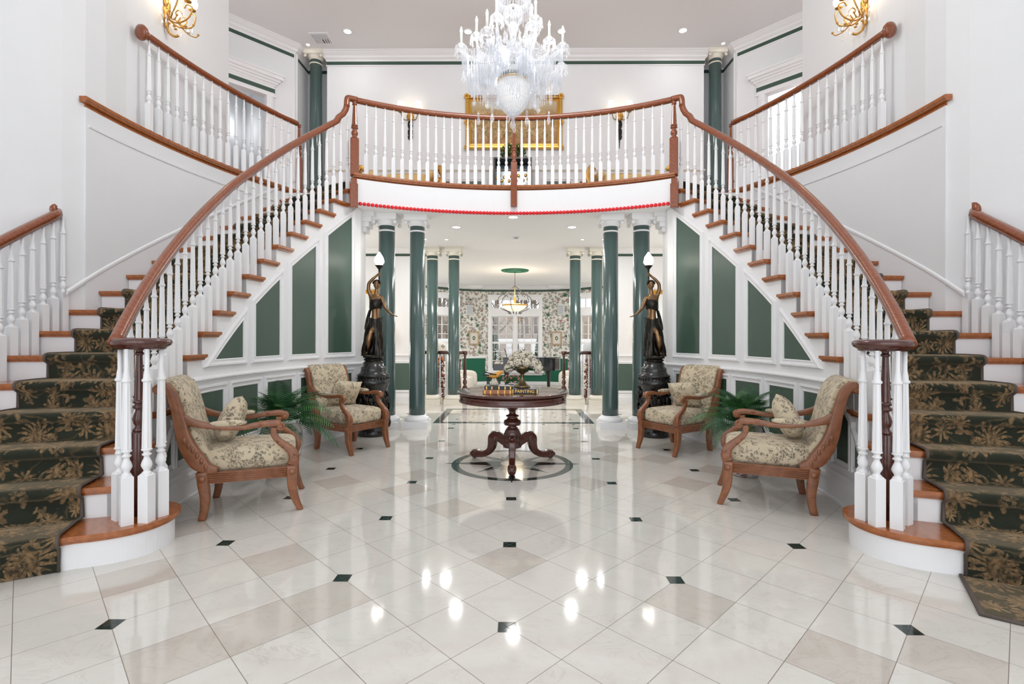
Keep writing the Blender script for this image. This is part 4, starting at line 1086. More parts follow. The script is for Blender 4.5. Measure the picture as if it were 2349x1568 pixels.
# bird figurine
root = thing('bird_figurine', 'orange and black bird figurine perched on a white shell base on the books', 'figurine', (-.17, 4.77, TT + .072))
g = G()
for i in range(9): a = i * .7; g.tube([(.035 * cos(a), .03 * sin(a), 0), (.012 * cos(a), .012 * sin(a), .05 + .008 * (i % 3))], [(.013), (.006)], 6)
g.obj('shell_base', M['petal'], root)
g = G(); P = smooth_path([(-.055, 0, .085), (-.02, 0, .088), (.02, 0, .095), (.045, 0, .112), (.062, 0, .122)], 4); g.tube(P, lerps([.008, .022, .027, .021, .014], 4), 10); g.sph((.066, 0, .122), .017, 10, 7); g.tube([(.076, 0, .124), (.096, 0, .118)], [.006, .001], 6); g.obj('body', M['bird'], root)
g = G(); g.tube([(.02, -.024, .10), (-.04, -.02, .108), (-.11, -.006, .135)], [(.016, .006), (.018, .006), (.003, .002)], 8); g.tube([(.02, .024, .10), (-.04, .02, .108), (-.105, .006, .122)], [(.016, .006), (.018, .006), (.003, .002)], 8); g.tube([(-.04, 0, .09), (-.12, 0, .10)], [.010, .004], 6); g.obj('wings', M['birdk'], root)
# small glass bowl of flowers
root = thing('flower_bowl', 'small glass bowl of pink and green silk flowers behind the bird figurine', 'flower bowl', (-.01, 5.0, TT))
g = G(); g.lathe([(.03, 0), (.038, .004), (.05, .06), (.047, .06), (.034, .008), (0, .008)], 20); g.obj('bowl', M['porc'], root)
random.seed(3)
g = G()
for i in range(60): a = random.uniform(0, 6.28); r = random.uniform(.01, .085); z = .075 + random.uniform(0, .075) * (1 - r * 7); p = V((r * cos(a), r * sin(a), z)); g.sph(p, (.015, .012, .006), 5, 3, Matrix.Identity(4))
g.obj('foliage', M['leaf'], root)
g = G()
for i in range(22): a = random.uniform(0, 6.28); r = random.uniform(.03, .1); z = .085 + random.uniform(0, .06); g.sph((r * cos(a), r * sin(a), z), .011, 6, 4)
g.obj('blossoms', M['pink'], root)
# bronze urn and hydrangeas
root = thing('urn', 'bronze footed urn standing on the black book at the table centre', 'urn', (.095, 4.80, TT + .048))
g = G(); g.lathe([(0, .0), (.075, .0), (.078, .008), (.06, .022), (.045, .034), (.025, .06), (.015, .085), (.013, .105), (.02, .115), (.016, .125), (.028, .135), (.055, .15), (.068, .18), (.078, .205), (.072, .205), (.05, .16), (0, .15)], 28); g.obj('bowl', M['brass'], root)
g = G()
for a in (45, 135, 225, 315): g.sph((.08 * cos(rad(a)), .08 * sin(rad(a)), .006), (.018, .018, .006), 8, 4)
g.obj('feet', M['brass'], root)
root = thing('hydrangea_bouquet', 'cream white hydrangea bouquet filling the bronze urn', 'bouquet', (.095, 4.80, TT + .245))
fl = G(); random.seed(5)
heads = [(-.10, -.03, .03), (-.04, -.07, .05), (.04, -.07, .045), (.11, -.04, .035), (-.09, .04, .07), (0, 0, .11), (.07, .02, .095), (.14, .02, .02), (-.05, .01, .10), (.02, .07, .07), (-.13, .0, -.01), (.15, -.03, -.015)]
for hx, hy, hz in heads:
    for i in range(120):
        u = random.uniform(-1, 1); a = random.uniform(0, 6.28); q = sqrt(1 - u * u); n = V((q * cos(a), q * sin(a), u)); p = V((hx, hy, hz)) + n * random.uniform(.036, .046)
        mx = Matrix.Translation(p) @ n.to_track_quat('Z', 'Y').to_matrix().to_4x4() @ Matrix.Rotation(random.uniform(0, 6), 4, 'Z')
        s_ = .0115; fl.add([(0, 0, .001), (s_, 0, .004), (s_ * .5, s_ * .7, .003), (0, s_, .004), (-s_ * .7, s_ * .5, .003), (-s_, 0, .004), (-s_ * .5, -s_ * .7, .003), (0, -s_, .004), (s_ * .7, -s_ * .5, .003)], [(0, k, k % 8 + 1) for k in range(1, 9)], False, mx)
    fl.sph((hx, hy, hz), .030, 8, 6)
fl.obj('blossoms', M['petal'], root, weld=0, recalc=False)
g = G()
for a, l, zc in ((200, .17, -.01), (250, .12, -.03), (-20, .16, -.03), (-60, .12, -.035), (100, .1, .15), (80, .12, .16), (170, .2, .0), (290, .1, -.03)):
    d = V((cos(rad(a)), sin(rad(a)), 0)); b = V((0, 0, zc)); t = V((-d.y, d.x, 0)) * .022
    g.add([b, b + d * l * .5 + t + V((0, 0, .02)), b + d * l + V((0, 0, -.01)), b + d * l * .5 - t + V((0, 0, .01))], [(0, 1, 2, 3)])
g.obj('leaves', M['leaf2'], root, recalc=False)

# ------------------------------------------------------------ ferns in porcelain planters
def frond_mesh(L, seed):
    rnd = random.Random(seed); g = G(); n = 22; pts = []
    for i in range(n + 1):
        t = i / n; pts.append(V((L * t * (1 - .12 * t), 0, L * (.62 * t - .78 * t * t))))
    g.tube(pts, [.0035 * (1 - .7 * i / n) for i in range(n + 1)], 4)
    for i in range(3, n + 1):
        t = i / n; w = L * .27 * sin(pi * min(1, (t * .92 + .06))) ** .8 + .008
        p = pts[i]; T = (pts[min(i + 1, n)] - pts[i - 1]).normalized()
        for sd in (-1, 1):
            d = (V((0, sd, -.18)) + T * .45).normalized(); q = T * (L / n * .40); tip = p + d * w + V((0, 0, -w * .15))
            m1 = p + d * w * .35
            g.add([p - q * .3, m1 - q * .75, tip, m1 + q * .75, p + q * .3], [(0, 1, 3, 4), (1, 2, 3)])
    return g.mesh('frond', [M['leaf'], M['leaf2']][seed % 2], weld=0, recalc=False)
FM = [frond_mesh(.62, 1), frond_mesh(.52, 2), frond_mesh(.46, 3), frond_mesh(.56, 4)]
def fern(x, y, label, seed):
    rnd = random.Random(seed); root = thing('potted_fern', label, 'potted plant', (x, y, 0))
    g = G(); g.lathe([(.10, 0), (.115, .01), (.13, .05), (.165, .16), (.185, .28), (.18, .38), (.155, .44), (.15, .46), (.165, .475), (.178, .49), (.178, .505), (.160, .505), (.15, .47), (0, .46)], 36); g.obj('planter', M['porcp'], root)
    g = G(); g.lathe([(.1705, .468), (.1805, .488), (.1805, .5065), (.159, .5065)], 36, ring=True); g.obj('rim', M['porc'], root)
    g = G(); g.lathe([(.0, .47), (.15, .475)], 24); g.obj('soil', M['soil'], root)
    for i in range(56):
        a = i * 2.39996 + rnd.uniform(-.3, .3); el = [-.25, .12, .45, .8, 1.15][i % 5] + rnd.uniform(-.15, .15); sc = rnd.uniform(.72, 1.0) * (1.0 if el < .6 else .86)
        tw = cos(a) * (1 if x > 0 else -1)      # towards the wall: grow upright and short
        if tw > .1: el = min(1.25, el + .75 * tw); sc *= 1 - .28 * tw
        o = mk('frond', FM[i % 4], root); o.location = (.035 * cos(a), .035 * sin(a), .475); o.rotation_euler = Euler((rnd.uniform(-.5, .5), -el, a), 'XYZ'); o.scale = (sc, sc, sc)
fern(-2.12, 4.58, 'potted fern in painted porcelain between the two left armchairs', 11)
fern(2.13, 4.60, 'potted fern in painted porcelain between the two right armchairs', 12)

# ------------------------------------------------------------ bronze lamp figures on pedestals
def skin_mesh(name, verts, edges, mat, sub=2, root_i=0):
    me = bpy.data.meshes.new(name); me.from_pydata([v[:3] for v in verts], edges, []); o = bpy.data.objects.new(name, me); COL.objects.link(o)
    md = o.modifiers.new('s', 'SKIN'); sv = me.skin_vertices[0].data
    for i, v in enumerate(verts): r = v[3]; sv[i].radius = r if isinstance(r, tuple) else (r, r); sv[i].use_root = (i == root_i)
    md.use_smooth_shade = True
    m2 = o.modifiers.new('u', 'SUBSURF'); m2.levels = sub; m2.render_levels = sub
    bpy.context.view_layer.update()
    r = bpy.data.meshes.new_from_object(o.evaluated_get(bpy.context.evaluated_depsgraph_get())); bpy.data.objects.remove(o); r.materials.clear(); r.materials.append(mat)
    for p in r.polygons: p.use_smooth = True
    return r
def lady(s):
    nm = SN[s]; X0, YY = -1.80 * -s, 6.42; m_ = -s
    root = thing('figure_lamp', 'bronze torch lady lamp lit on the %s pedestal' % nm, 'lamp', (X0, YY, 0)); 
    vt = [(.02, 0, 1.40, (.075, .065)), (.03, -.005, 1.49, (.056, .048)), (.028, -.005, 1.58, (.055, .046)), (.03, -.01, 1.67, (.068, .052)), (.035, 0, 1.755, (.06, .042)), (.04, 0, 1.80, .027), (.044, -.008, 1.90, .026),
          (-.035, 0, 1.78, .03), (-.062, -.01, 1.86, .026), (-.058, -.02, 1.94, .024), (.0, -.03, 2.0, .02), (.045, -.03, 2.035, .015), (.068, -.03, 2.052, .017),
          (.105, 0, 1.76, .03), (.135, -.01, 1.68, .025), (.165, -.03, 1.62, .022), (.22, -.06, 1.57, .018), (.262, -.075, 1.535, .0125), (.285, -.08, 1.522, .015),
          (-.022, -.005, 1.34, .056), (-.045, -.05, 1.22, .043), (-.06, -.035, 1.14, .036), (-.085, .0, 1.06, .022), (-.095, -.02, 1.03, .021), (-.10, -.075, 1.018, .014),
          (.06, 0, 1.33, .056), (.062, -.02, 1.20, .042), (.058, 0, 1.13, .036), (.05, .01, 1.05, .022), (.06, -.02, 1.028, .021), (.085, -.07, 1.018, .014)]
    ed = [(0, 1), (1, 2), (2, 3), (3, 4), (4, 5), (5, 6), (4, 7), (7, 8), (8, 9), (9, 10), (10, 11), (11, 12), (4, 13), (13, 14), (14, 15), (15, 16), (16, 17), (17, 18), (0, 19), (19, 20), (20, 21), (21, 22), (22, 23), (23, 24), (0, 25), (25, 26), (26, 27), (27, 28), (28, 29), (29, 30)]
    nf = len(vt)
    # fingers: open hand, and the hand closed round the torch
    for i, (dy, dz, l) in enumerate(((-.014, .002, .034), (-.005, .004, .040), (.004, .003, .038), (.012, 0, .03))):
        b = len(vt); vt += [(.292, -.08 + dy, 1.522 + dz, .005), (.292 + l * .6, -.083 + dy * 1.3, 1.519 + dz, .0045), (.292 + l, -.085 + dy * 1.4, 1.512 + dz, .0035)]; ed += [(18, b), (b, b + 1), (b + 1, b + 2)]
    b = len(vt); vt += [(.288, -.096, 1.53, .005), (.298, -.112, 1.532, .004)]; ed += [(18, b), (b, b + 1)]
    for i in range(4):
        b = len(vt); z = 2.04 + i * .011; vt += [(.078, -.05, z, .0052), (.096, -.046, z, .005), (.098, -.028, z, .0045)]; ed += [(12, b), (b, b + 1), (b + 1, b + 2)]
    b = len(vt); vt += [(.066, -.012, 2.066, .006), (.085, -.008, 2.076, .005)]; ed += [(12, b), (b, b + 1)]
    vt = [(v[0] * m_, *v[1:]) for v in vt]
    mk('body', skin_mesh('body', vt, ed, M['bronze'], 2), root)
    g = G(); hx = .046 * m_; g.sph((hx, -.014, 1.925), (.040, .046, .056), 16, 12); g.sph((hx, -.03, 1.895), (.026, .028, .026), 10, 8)
    g.add([(hx - .007, -.056, 1.905), (hx + .007, -.056, 1.905), (hx, -.072, 1.912), (hx - .003, -.058, 1.938), (hx + .003, -.058, 1.938)], [(0, 1, 2), (0, 2, 3), (1, 4, 2), (3, 2, 4)])
    for q in (-1, 1): g.sph((hx + q * .016, -.053, 1.935), (.009, .006, .0045), 8, 5); g.sph((hx + q * .039, -.008, 1.92), (.006, .010, .014), 6, 5); g.tube([(hx + q * .008, -.056, 1.946), (hx + q * .017, -.056, 1.949), (hx + q * .026, -.05, 1.945)], .0022, 5)
    g.sph((hx, -.056, 1.891), (.011, .006, .0045), 8, 5); g.sph((hx, -.048, 1.876), (.010, .009, .008), 8, 5); g.obj('head', M['bronze'], root)
    g = G(); g.sph((hx, .004, 1.942), (.048, .05, .052), 14, 9); g.sph((hx, .045, 1.955), (.028, .024, .026), 10, 7)
    for i in range(9): a = pi * i / 8; g.sph((hx + .044 * cos(a), -.022, 1.945 + .036 * sin(a)), (.012, .014, .012), 7, 5)
    g.obj('hair', M['bronzed'], root)
    # drapery
    rows = []; n = 40
    for j in range(15):
        t = j / 14; z = lerp(1.015, 1.50, t); rx = lerp(.140, .094, min(1, t * 1.1)); ry = lerp(.105, .080, min(1, t * 1.1)); cxx = lerp(-.015, .025, t)
        if t > .85: rx *= .93
        row = []
        for k in range(n + 1):
            a = lerp(-pi / 2 - .15 + (.30 if t < .72 else .0) + .35 * (1 - t), -pi / 2 + 2 * pi - .15 - (.42 if t < .72 else .0) , k / n)
            f = 1 + .10 * (1 - t * .6) * sin(a * 7 + t * 5) + .04 * sin(a * 13 - t * 9)
            row.append(((cxx + rx * f * cos(a)) * m_, ry * f * sin(a), z + .014 * sin(a * 2 + 1) * t))
        rows.append(row)
    g = G(); g.grid(rows)
    back = [[(p[0] * .93, p[1] * .93, p[2]) for p in r] for r in rows]; g.grid(back)
    rows = []
    for j in range(6):
        t = j / 5; z = lerp(1.61, 1.735, t); row = []
        for k in range(33):
            a = 2 * pi * k / 32; f = 1 + .05 * sin(a * 9 + t * 7) + .02 * sin(a * 17); bust = .018 * max(0, -sin(a)) * sin(pi * t)
            row.append(((.03 + (.080 + .002 * t) * f * cos(a)) * m_, (.062 + bust) * f * sin(a), z + .016 * cos(a)))
        rows.append(row)
    g.grid(rows)
    g.tube(smooth_path([(-.05 * m_, .02, 1.60), (-.085 * m_, .04, 1.48), (-.10 * m_, .05, 1.36), (-.09 * m_, .06, 1.2), (-.11 * m_, .06, 1.03)], 4), lerps([(.02, .012), (.03, .018), (.035, .02), (.04, .02), (.05, .025)], 4), 10)
    g.obj('drapery', M['bronzed'], root)
    g = G(); tx = .082 * m_; g.lathe([(0, 1.955), (.009, 1.96), (.014, 1.975), (.008, 1.99), (.012, 2.01), (.008, 2.03), (.008, 2.10), (.014, 2.105), (.010, 2.115), (.016, 2.125), (.03, 2.14), (.044, 2.158), (.052, 2.163), (.052, 2.172), (.03, 2.172)], 20, (tx, -.03, 0)); g.obj('torch', M['bronzed'], root)
    rows = []; g = G()
    for j in range(15):
        t = j / 14; r = .030 + .040 * sin(pi * min(1, t * 1.0 + .0)) ** .8 * (1 - .55 * t) ** .6 if t < .97 else .006; z = 2.172 + .17 * t
        if t > .6: r = lerp(.052, .006, (t - .6) / .4)
        elif t < .25: r = lerp(.034, .064, t / .25)
        else: r = lerp(.064, .052, (t - .25) / .35)
        rows.append([(tx + r * (1 + .05 * sin(5 * 2 * pi * k / 24 + t * 6)) * cos(2 * pi * k / 24), -.03 + r * (1 + .05 * sin(5 * 2 * pi * k / 24 + t * 6)) * sin(2 * pi * k / 24), z) for k in range(24)])
    g.grid(rows, True, True, True); g.obj('flame_globe', M['globe'], root)
    g = G(); g.lathe([(0, .93), (.12, .93), (.118, .94), (.105, .945), (.105, .985), (.13, .99), (.134, 1.0), (.128, 1.012), (0, 1.014)], 32)
    for i in range(16): a = 2 * pi * i / 16; g.sph((.108 * cos(a), .108 * sin(a), .965), (.014, .014, .014), 6, 4)
    g.obj('plinth', M['bronzed'], root)
    return root
def pedestal(s):
    nm = SN[s]; root = thing('pedestal', 'black carved round pedestal with relief figures under the %s bronze lady' % nm, 'pedestal', (-1.80 * -s, 6.42, 0))
    g = G(); g.lathe([(0, 0), (.185, 0), (.19, .01), (.185, .09), (.165, .11), (.17, .13), (.172, .60), (.19, .63), (.205, .66), (.205, .70), (.19, .715), (.19, .745), (.20, .75), (.20, .775), (.165, .80), (.155, .84), (.155, .87), (.13, .885), (.13, .93), (0, .93)], 40); g.obj('shaft', M['pedes'], root)
    rnd = random.Random(4); g = G()
    for i in range(26):
        a = 2 * pi * i / 26 * 1.0 + rnd.uniform(-.1, .1); z = rnd.choice((.22, .33, .45, .55)); r = .172
        g.sph((r * cos(a), r * sin(a), z), (.045, .045, rnd.uniform(.05, .10)), 9, 7)
        g.sph(((r + .014) * cos(a + .12), (r + .014) * sin(a + .12), z + .08), .026, 8, 6)
        g.tube(smooth_path([((r + .02) * cos(a), (r + .02) * sin(a), z), ((r + .035) * cos(a + .2), (r + .035) * sin(a + .2), z - .06), ((r + .02) * cos(a + .35), (r + .02) * sin(a + .35), z - .12)], 3), .017, 6)
    g.obj('relief_figures', M['bronzed'], root)
    g = G()
    for i in range(26): a = 2 * pi * i / 26; g.sph((.20 * cos(a), .20 * sin(a), .728), .009, 6, 4)
    g.obj('beading', M['pedes'], root)
for s in (-1, 1): pedestal(s); lady(s)
# ------------------------------------------------------------ crystal chandelier
random.seed(21)
CZ = 3.30
root = thing('chandelier', 'large lit crystal chandelier with candle arms hanging over the centre table', 'chandelier', (0, 4.97, 4.0)); root.scale = (1.05, 1.05, 1.035)
inv = Matrix.Translation((0, 0, -4.0))
def drop(g, x, y, z, L, w=.012, mx=None):
    """faceted pendalogue hanging from x,y,z"""
    g.lathe([(.002, 0), (w * .55, -L * .15), (w * .5, -L * .45), (w, -L * .75), (w * .6, -L * .93), (.0015, -L)], 6, (x, y, z), smooth=False)
def prismd(g, x, y, z, L, w=.005):
    g.lathe([(.001, 0), (w, -.01), (w, -L + .015), (.001, -L)], 4, (x, y, z), smooth=False)
def chain(g, a, b, sag, n, r=.006):
    for i in range(n + 1):
        t = i / n; p = V(a).lerp(V(b), t); p.z -= sag * 4 * t * (1 - t); g.sph(p, r, 5, 3)
g = G(); g.tube([(0, 0, 2.6), (0, 0, .6)], .006, 8); g.lathe([(0, .62), (.02, .60), (.03, .56), (.012, .53), (.012, .50), (.0, .5)], 14); g.obj('stem', M['brass'], root)
g = G(); g.sph((0, 0, .43), .098, 20, 14); g.lathe([(.02, .5), (.05, .52), (.03, .55), (.03, .60), (.06, .62), (.02, .64)], 14); g.obj('glass_ball', M['crystal'], root)
g = G(); g.lathe([(.16, .59), (.17, .60), (.17, .615), (.16, .62)], 24, ring=True)
for i in range(40):
    a = 2 * pi * i / 40; prismd(g, .165 * cos(a), .165 * sin(a), .60, .20 - .04 * (i % 2), .007)
    prismd(g, .13 * cos(a), .13 * sin(a), .66, .16, .006)
g.obj('top_crown', M['crystal'], root)
g = G(); g.lathe([(.03, .36), (.05, .30), (.03, .22), (.035, .12), (.08, .08), (.10, .02), (.06, -.02), (.07, -.08), (.12, -.12), (.05, -.14), (.05, -.2)], 16, smooth=False)
for i in range(30): a = 2 * pi * i / 30; r = .07 + .05 * (i % 3); drop(g, r * cos(a), r * sin(a), .28 - .05 * (i % 3), .10)
g.obj('baluster_stem', M['crystal'], root)
# dome bowl
g = G(); g.lathe([(.128, -.19), (.152, -.205), (.152, -.215), (.13, -.21)], 40, ring=True); g.obj('bowl_rim', M['gold'], root)
g = G(); g.lathe([(.13, -.15), (.142, -.16), (.142, -.195), (.13, -.19)], 40, ring=True); g.obj('bowl_collar', M['greyst'], root)
bp = [(.150, -.215), (.152, -.28), (.145, -.34), (.122, -.40), (.09, -.445), (.055, -.478), (.03, -.50), (.014, -.52)]
g = G(); g.lathe([(r * .93, z) for r, z in bp], 24); g.obj('bowl_glow', emis('bowl_glow', (1, .97, .92), .25), root)
g = G()
for j in range(len(bp) - 1):
    n = max(12, int(48 * bp[j][0] / .15)); q = 2 if j < 6 else 1
    for qq in range(q):
        t = qq / q; r = lerp(bp[j][0], bp[j + 1][0], t); z = lerp(bp[j][1], bp[j + 1][1], t)
        for i in range(n): a = 2 * pi * (i + .5 * (qq % 2)) / n; prismd(g, r * cos(a), r * sin(a), z, .045, .0065)
g.obj('bowl_prisms', M['crystal'], root)
def pend(x, y, z, L, w): g = G(); drop(g, x, y, z, L, w); g.obj('pendalogue', M['crystal'], root)
pend(0, 0, -.515, .145, .03)
for i in range(8): a = 2 * pi * i / 8 + .2; pend(.245 * cos(a), .245 * sin(a), -.33 - .05 * (i % 2), .16, .022)
for i in range(6): a = 2 * pi * i / 6 + .5; pend(.40 * cos(a), .40 * sin(a), -.40, .13, .018)
# arms
def arm(ang, R, ztip, zc):
    """ztip: z of candle base plate; arm leaves the stem at zc"""
    d = V((cos(ang), sin(ang), 0)); tn = V((-d.y, d.x, 0)); 
    a = G(); P = smooth_path([d * .04 + V((0, 0, zc)), d * (R * .35) + V((0, 0, zc - .06)), d * (R * .65) + V((0, 0, zc - .10)), d * (R * .9) + V((0, 0, zc - .05)), d * R + V((0, 0, ztip - .03))], 5)
    a.tube(P, .011, 8); arm_ = a.obj('arm', M['crystal'], root); c = d * R
    b = G(); b.lathe([(.006, -.03), (.012, -.02), (.045, -.005), (.058, .012), (.055, .016), (.02, .004), (.016, .02), (.026, .035), (.028, .045), (.014, .046)], 16, (c.x, c.y, ztip), smooth=False)
    for i in range(8): q = 2 * pi * i / 8; drop(b, c.x + .056 * cos(q), c.y + .056 * sin(q), ztip + .01, .085, .011)
    b.obj('bobeche', M['crystal'], arm_)
    b = G(); b.lathe([(.011, .03), (.011, .145), (0, .147)], 12, (c.x, c.y, ztip)); b.obj('candle', M['candle'], arm_)
    b = G(); b.lathe([(0, .145), (.009, .15), (.012, .165), (.008, .185), (.001, .205)], 10, (c.x, c.y, ztip)); b.obj('bulb', M['bulb'], arm_)
    b = G(); n = 22
    for i in range(n):
        t = .18 + .8 * i / n; p = P[min(len(P) - 1, int(t * (len(P) - 1)))]
        for sd in (-.012, .012): prismd(b, p.x + tn.x * sd, p.y + tn.y * sd, p.z - .012, .14 + .07 * sin(t * 7 + ang), .0055)
    for sd in (-.05, .05): chain(b, (0, 0, .2), (c.x + tn.x * sd, c.y + tn.y * sd, ztip), .10, 22, .0065)
    b.obj('crystal_drops', M['crystal'], arm_)
for i in range(8): arm(2 * pi * i / 8 + .33, .50, .02 - .03 * (i % 2), .02)
for i in range(6): arm(2 * pi * i / 6 + .1, .345, .20, .12)
g = G()   # garlands and fringes of small drops between the arms
for i in range(8):
    a0, a1 = 2 * pi * i / 8 + .33, 2 * pi * (i + 1) / 8 + .33
    chain(g, (.5 * cos(a0), .5 * sin(a0), 0), (.5 * cos(a1), .5 * sin(a1), 0), .16, 24, .0075)
    for j in range(12):
        t = j / 12; a = lerp(a0, a1, t); r = .46 - .07 * sin(pi * t)
        prismd(g, r * cos(a), r * sin(a), -.10 - .06 * sin(pi * t), .16, .006); prismd(g, (r - .13) * cos(a), (r - .13) * sin(a), -.16 - .05 * sin(pi * t), .17, .006)
        prismd(g, (r - .05) * cos(a + .05), (r - .05) * sin(a + .05), .02, .15, .005)
g.obj('crystal_fringe', M['crystal'], root)

# ------------------------------------------------------------ wall lamps
def gilt_sconce(s):
    nm = SN[s]; x0 = -3.83 * -s; m_ = -s
    root = thing('wall_lamp', 'gilded scroll wall lamp with crystal drops high on the %s wall' % nm, 'wall lamp', (x0, 5.47, 4.80))
    mm = lambda p: V((p[0] * m_, p[1], p[2]))
    g = G(); g.sph((0, 0, 0), (.03, .05, .09), 12, 8); g.sph(mm((.015, 0, -.11)), (.02, .03, .05), 10, 6); g.sph(mm((.015, .01, .13)), (.025, .045, .06), 10, 6)
    g.tube([mm(p) for p in smooth_path([(.01, 0, -.1), (.04, 0, -.20), (.09, .02, -.235), (.13, .03, -.22)], 4)], .013, 7); g.obj('backplate', M['gold2'], root)
    g = G()
    for y, l in ((-.15, 1), (.15, 1), (0, 1.25)):
        g.tube([mm(p) for p in smooth_path([(.02, 0, -.04), (.10 * l, y * .5, -.10), (.20 * l, y, -.05), (.24 * l, y, .06), (.19 * l, y, .10), (.17 * l, y, .06)], 4)], .008, 6)
        g.tube([mm(p) for p in smooth_path([(.02, 0, .10), (.07, y * .4, -.02), (.15 * l, y * .8, -.13), (.22 * l, y * 1.1, -.16), (.25 * l, y * 1.2, -.13)], 4)], .006, 6)
        c = mm((.20 * l, y, .13)); g.lathe([(.0, -.02), (.012, -.01), (.035, 0), (.038, .008), (0, .01)], 24, c)
        g.tube([mm(p) for p in smooth_path([(.10 * l, y * .6, -.10), (.15 * l, y * .9, -.01), (.12 * l, y * .8, .04), (.09 * l, y * .7, .01), (.11 * l, y * .75, -.02)], 4)], .006, 7)
        for u_ in (.08, .13, .18): g.sph(mm((u_ * l, y * u_ * 4.5, -.115 + .02 * sin(u_ * 60))), (.018, .012, .012), 8, 5)
        g.sph(mm((.25 * l, y * 1.2, -.125)), .013, 8, 6)
    g.tube([mm(p) for p in smooth_path([(.02, 0, 0), (.04, 0, .18), (.02, 0, .33)], 4)], .014, 6)
    g.obj('scroll_arms', M['gold2'], root)
    for y, l in ((-.15, 1), (.15, 1), (0, 1.25)):
        g = G(); c = mm((.20 * l, y, .14)); g.lathe([(.012, 0), (.05, .035), (.058, .075), (.045, .11), (.05, .14)], 28, c, flute=.0); g.obj('lamp_shade', M['shade'], root)
    g = G()
    for i in range(12):
        a = i / 12 * 2 * pi; p = mm((.14 + .12 * cos(a), .18 * sin(a), -.12 + .05 * (i % 3))); drop(g, p.x, p.y, p.z, .10, .014)
    g.obj('crystal_drops', M['crystal'], root)
    point(x0 + m_ * .16, 5.47, 5.0, 3, .06, (1, .85, .62))
for s in (-1, 1): gilt_sconce(s)
def shade_sconce(s):
    nm = SN[s]; x = 1.94 * s
    root = thing('wall_lamp', 'bronze two-light wall lamp with pleated shades on the upper back wall, %s of the tapestry' % nm, 'wall lamp', (x, 9.3, 5.3))
    g = G(); g.sph((0, -.02, .05), (.07, .03, .09), 12, 8); g.sph((0, -.02, .14), (.035, .02, .05), 8, 6); g.obj('backplate', M['gold2'], root)
    g = G(); g.sph((0, -.015, -.10), (.05, .018, .10), 12, 8); g.box((0, -.015, -.24), (.09, .03, .10), None, .008); g.sph((0, -.015, -.33), (.048, .018, .06), 12, 8)
    for i in range(5): g.sph((0, -.015, -.41 - i * .03), (.014 - i * .0015, .01, .014), 6, 4)
    g.obj('pendant_drop', M['bronzed'], root)
    for q in (-1, 1):
        g = G(); g.tube(smooth_path([(0, -.03, .02), (q * .05, -.06, -.03), (q * .12, -.08, -.02), (q * .15, -.09, .06), (q * .165, -.09, .10)], 4), .008, 6); g.lathe([(0, .09), (.04, .10), (.045, .12), (0, .12)], 12, (q * .165, -.09, 0)); g.obj('arm', M['brass'], root)
        g = G(); g.lathe([(.075, .15), (.052, .29)], 16, (q * .165, -.09, 0)); g.obj('lamp_shade', M['shade'], root)
    point(x, 9.05, 5.62, .6, .08, (1, .85, .65))
for s in (-1, 1): shade_sconce(s)

# ------------------------------------------------------------ upstairs landing furniture
root = thing('tapestry_picture', 'wide figured tapestry in an ornate gilt frame on the upper back wall', 'picture', (-.015, 9.28, 5.23))
g = G(); bx(g, -.80, .80, -.02, 0, -.40, .40); g.obj('tapestry', M['tapestry'], root)
g = G()
P = [(-.80, -.40), (.80, -.40), (.80, .40), (-.80, .40)]
rings = [[(x, -d, z) for x, z in offset_poly(P, o)] for o, d in ((-.01, .015), (0, .035), (.02, .03), (.04, .055), (.07, .05), (.085, .065), (.095, .04), (.095, 0))]
g.grid(rings, False, closeu=True)
for x, z in ((-.87, -.47), (.87, -.47), (.87, .47), (-.87, .47), (0, -.46), (0, .46), (-.87, 0), (.87, 0)):
    for i in range(7): a = i * .9; g.sph((x + .035 * cos(a), -.055, z + .035 * sin(a)), (.022, .018, .022), 7, 5)
g.obj('frame', M['gold'], root)
def settee(x, label):
    root = thing('settee', label, 'settee', (x, 8.82, ZF)); W = .66
    g = G(); superell(g, (0, .0, .40), (W - .06, .27, .10), .4, .3); g.obj('seat', M['goldcl'], root)
    g = G(); superell(g, (0, .22, .66), (W - .10, .08, .20), .4, .3); g.obj('backrest', M['goldcl'], root)
    for q in (-1, 1):
        g = G(); g.tube(smooth_path([(q * (W - .04), -.26, .32), (q * (W + .02), -.26, .50), (q * (W + .08), -.25, .68), (q * (W + .03), -.24, .84), (q * (W - .04), -.2, .80)], 4), (.035, .03), sec=RR, up=(0, 1, 0))
        for i in range(5): g.sph((q * (W + .03 * sin(i)), -.28, .40 + .07 * i), (.035, .02, .035), 7, 5)
        g.tube(smooth_path([(q * (W + .02), -.24, .76), (q * (W + .06), 0, .74), (q * (W - .02), .25, .86)], 4), .026, 7); g.obj('arm', M['gold2'], root)
        g = G(); g.tube([(q * (W - .16), -.16, .72), (q * (W - .16), .14, .72)], .085, 12); g.sph((q * (W - .16), -.17, .72), .085, 12, 6); g.obj('bolster', M['goldcl'], root)
        for y in (-.24, .24): g = G(); g.tube(smooth_path([(q * (W - .02), y, .30), (q * (W + .02), y, .16), (q * (W - .02), y, 0)], 3), [.03] * 7, 7); g.obj('leg', M['gold2'], root)
    g = G(); g.tube(smooth_path([(-W, .27, .80), (-W * .5, .28, .87), (0, .28, .885), (W * .5, .28, .87), (W, .27, .80)], 4), .022, 7); bx(g, -W, W, -.26, -.22, .27, .34); bx(g, -W, W, .22, .27, .27, .34); g.obj('frame', M['gold2'], root)
settee(-1.97, 'gold satin settee with carved gilt arms upstairs, left of the display cabinet'); settee(1.99, 'gold satin settee with carved gilt arms upstairs, right of the display cabinet')
root = thing('display_cabinet', 'dark glazed display cabinet standing upstairs under the tapestry', 'cabinet', (-.035, 8.95, ZF))
g = G()
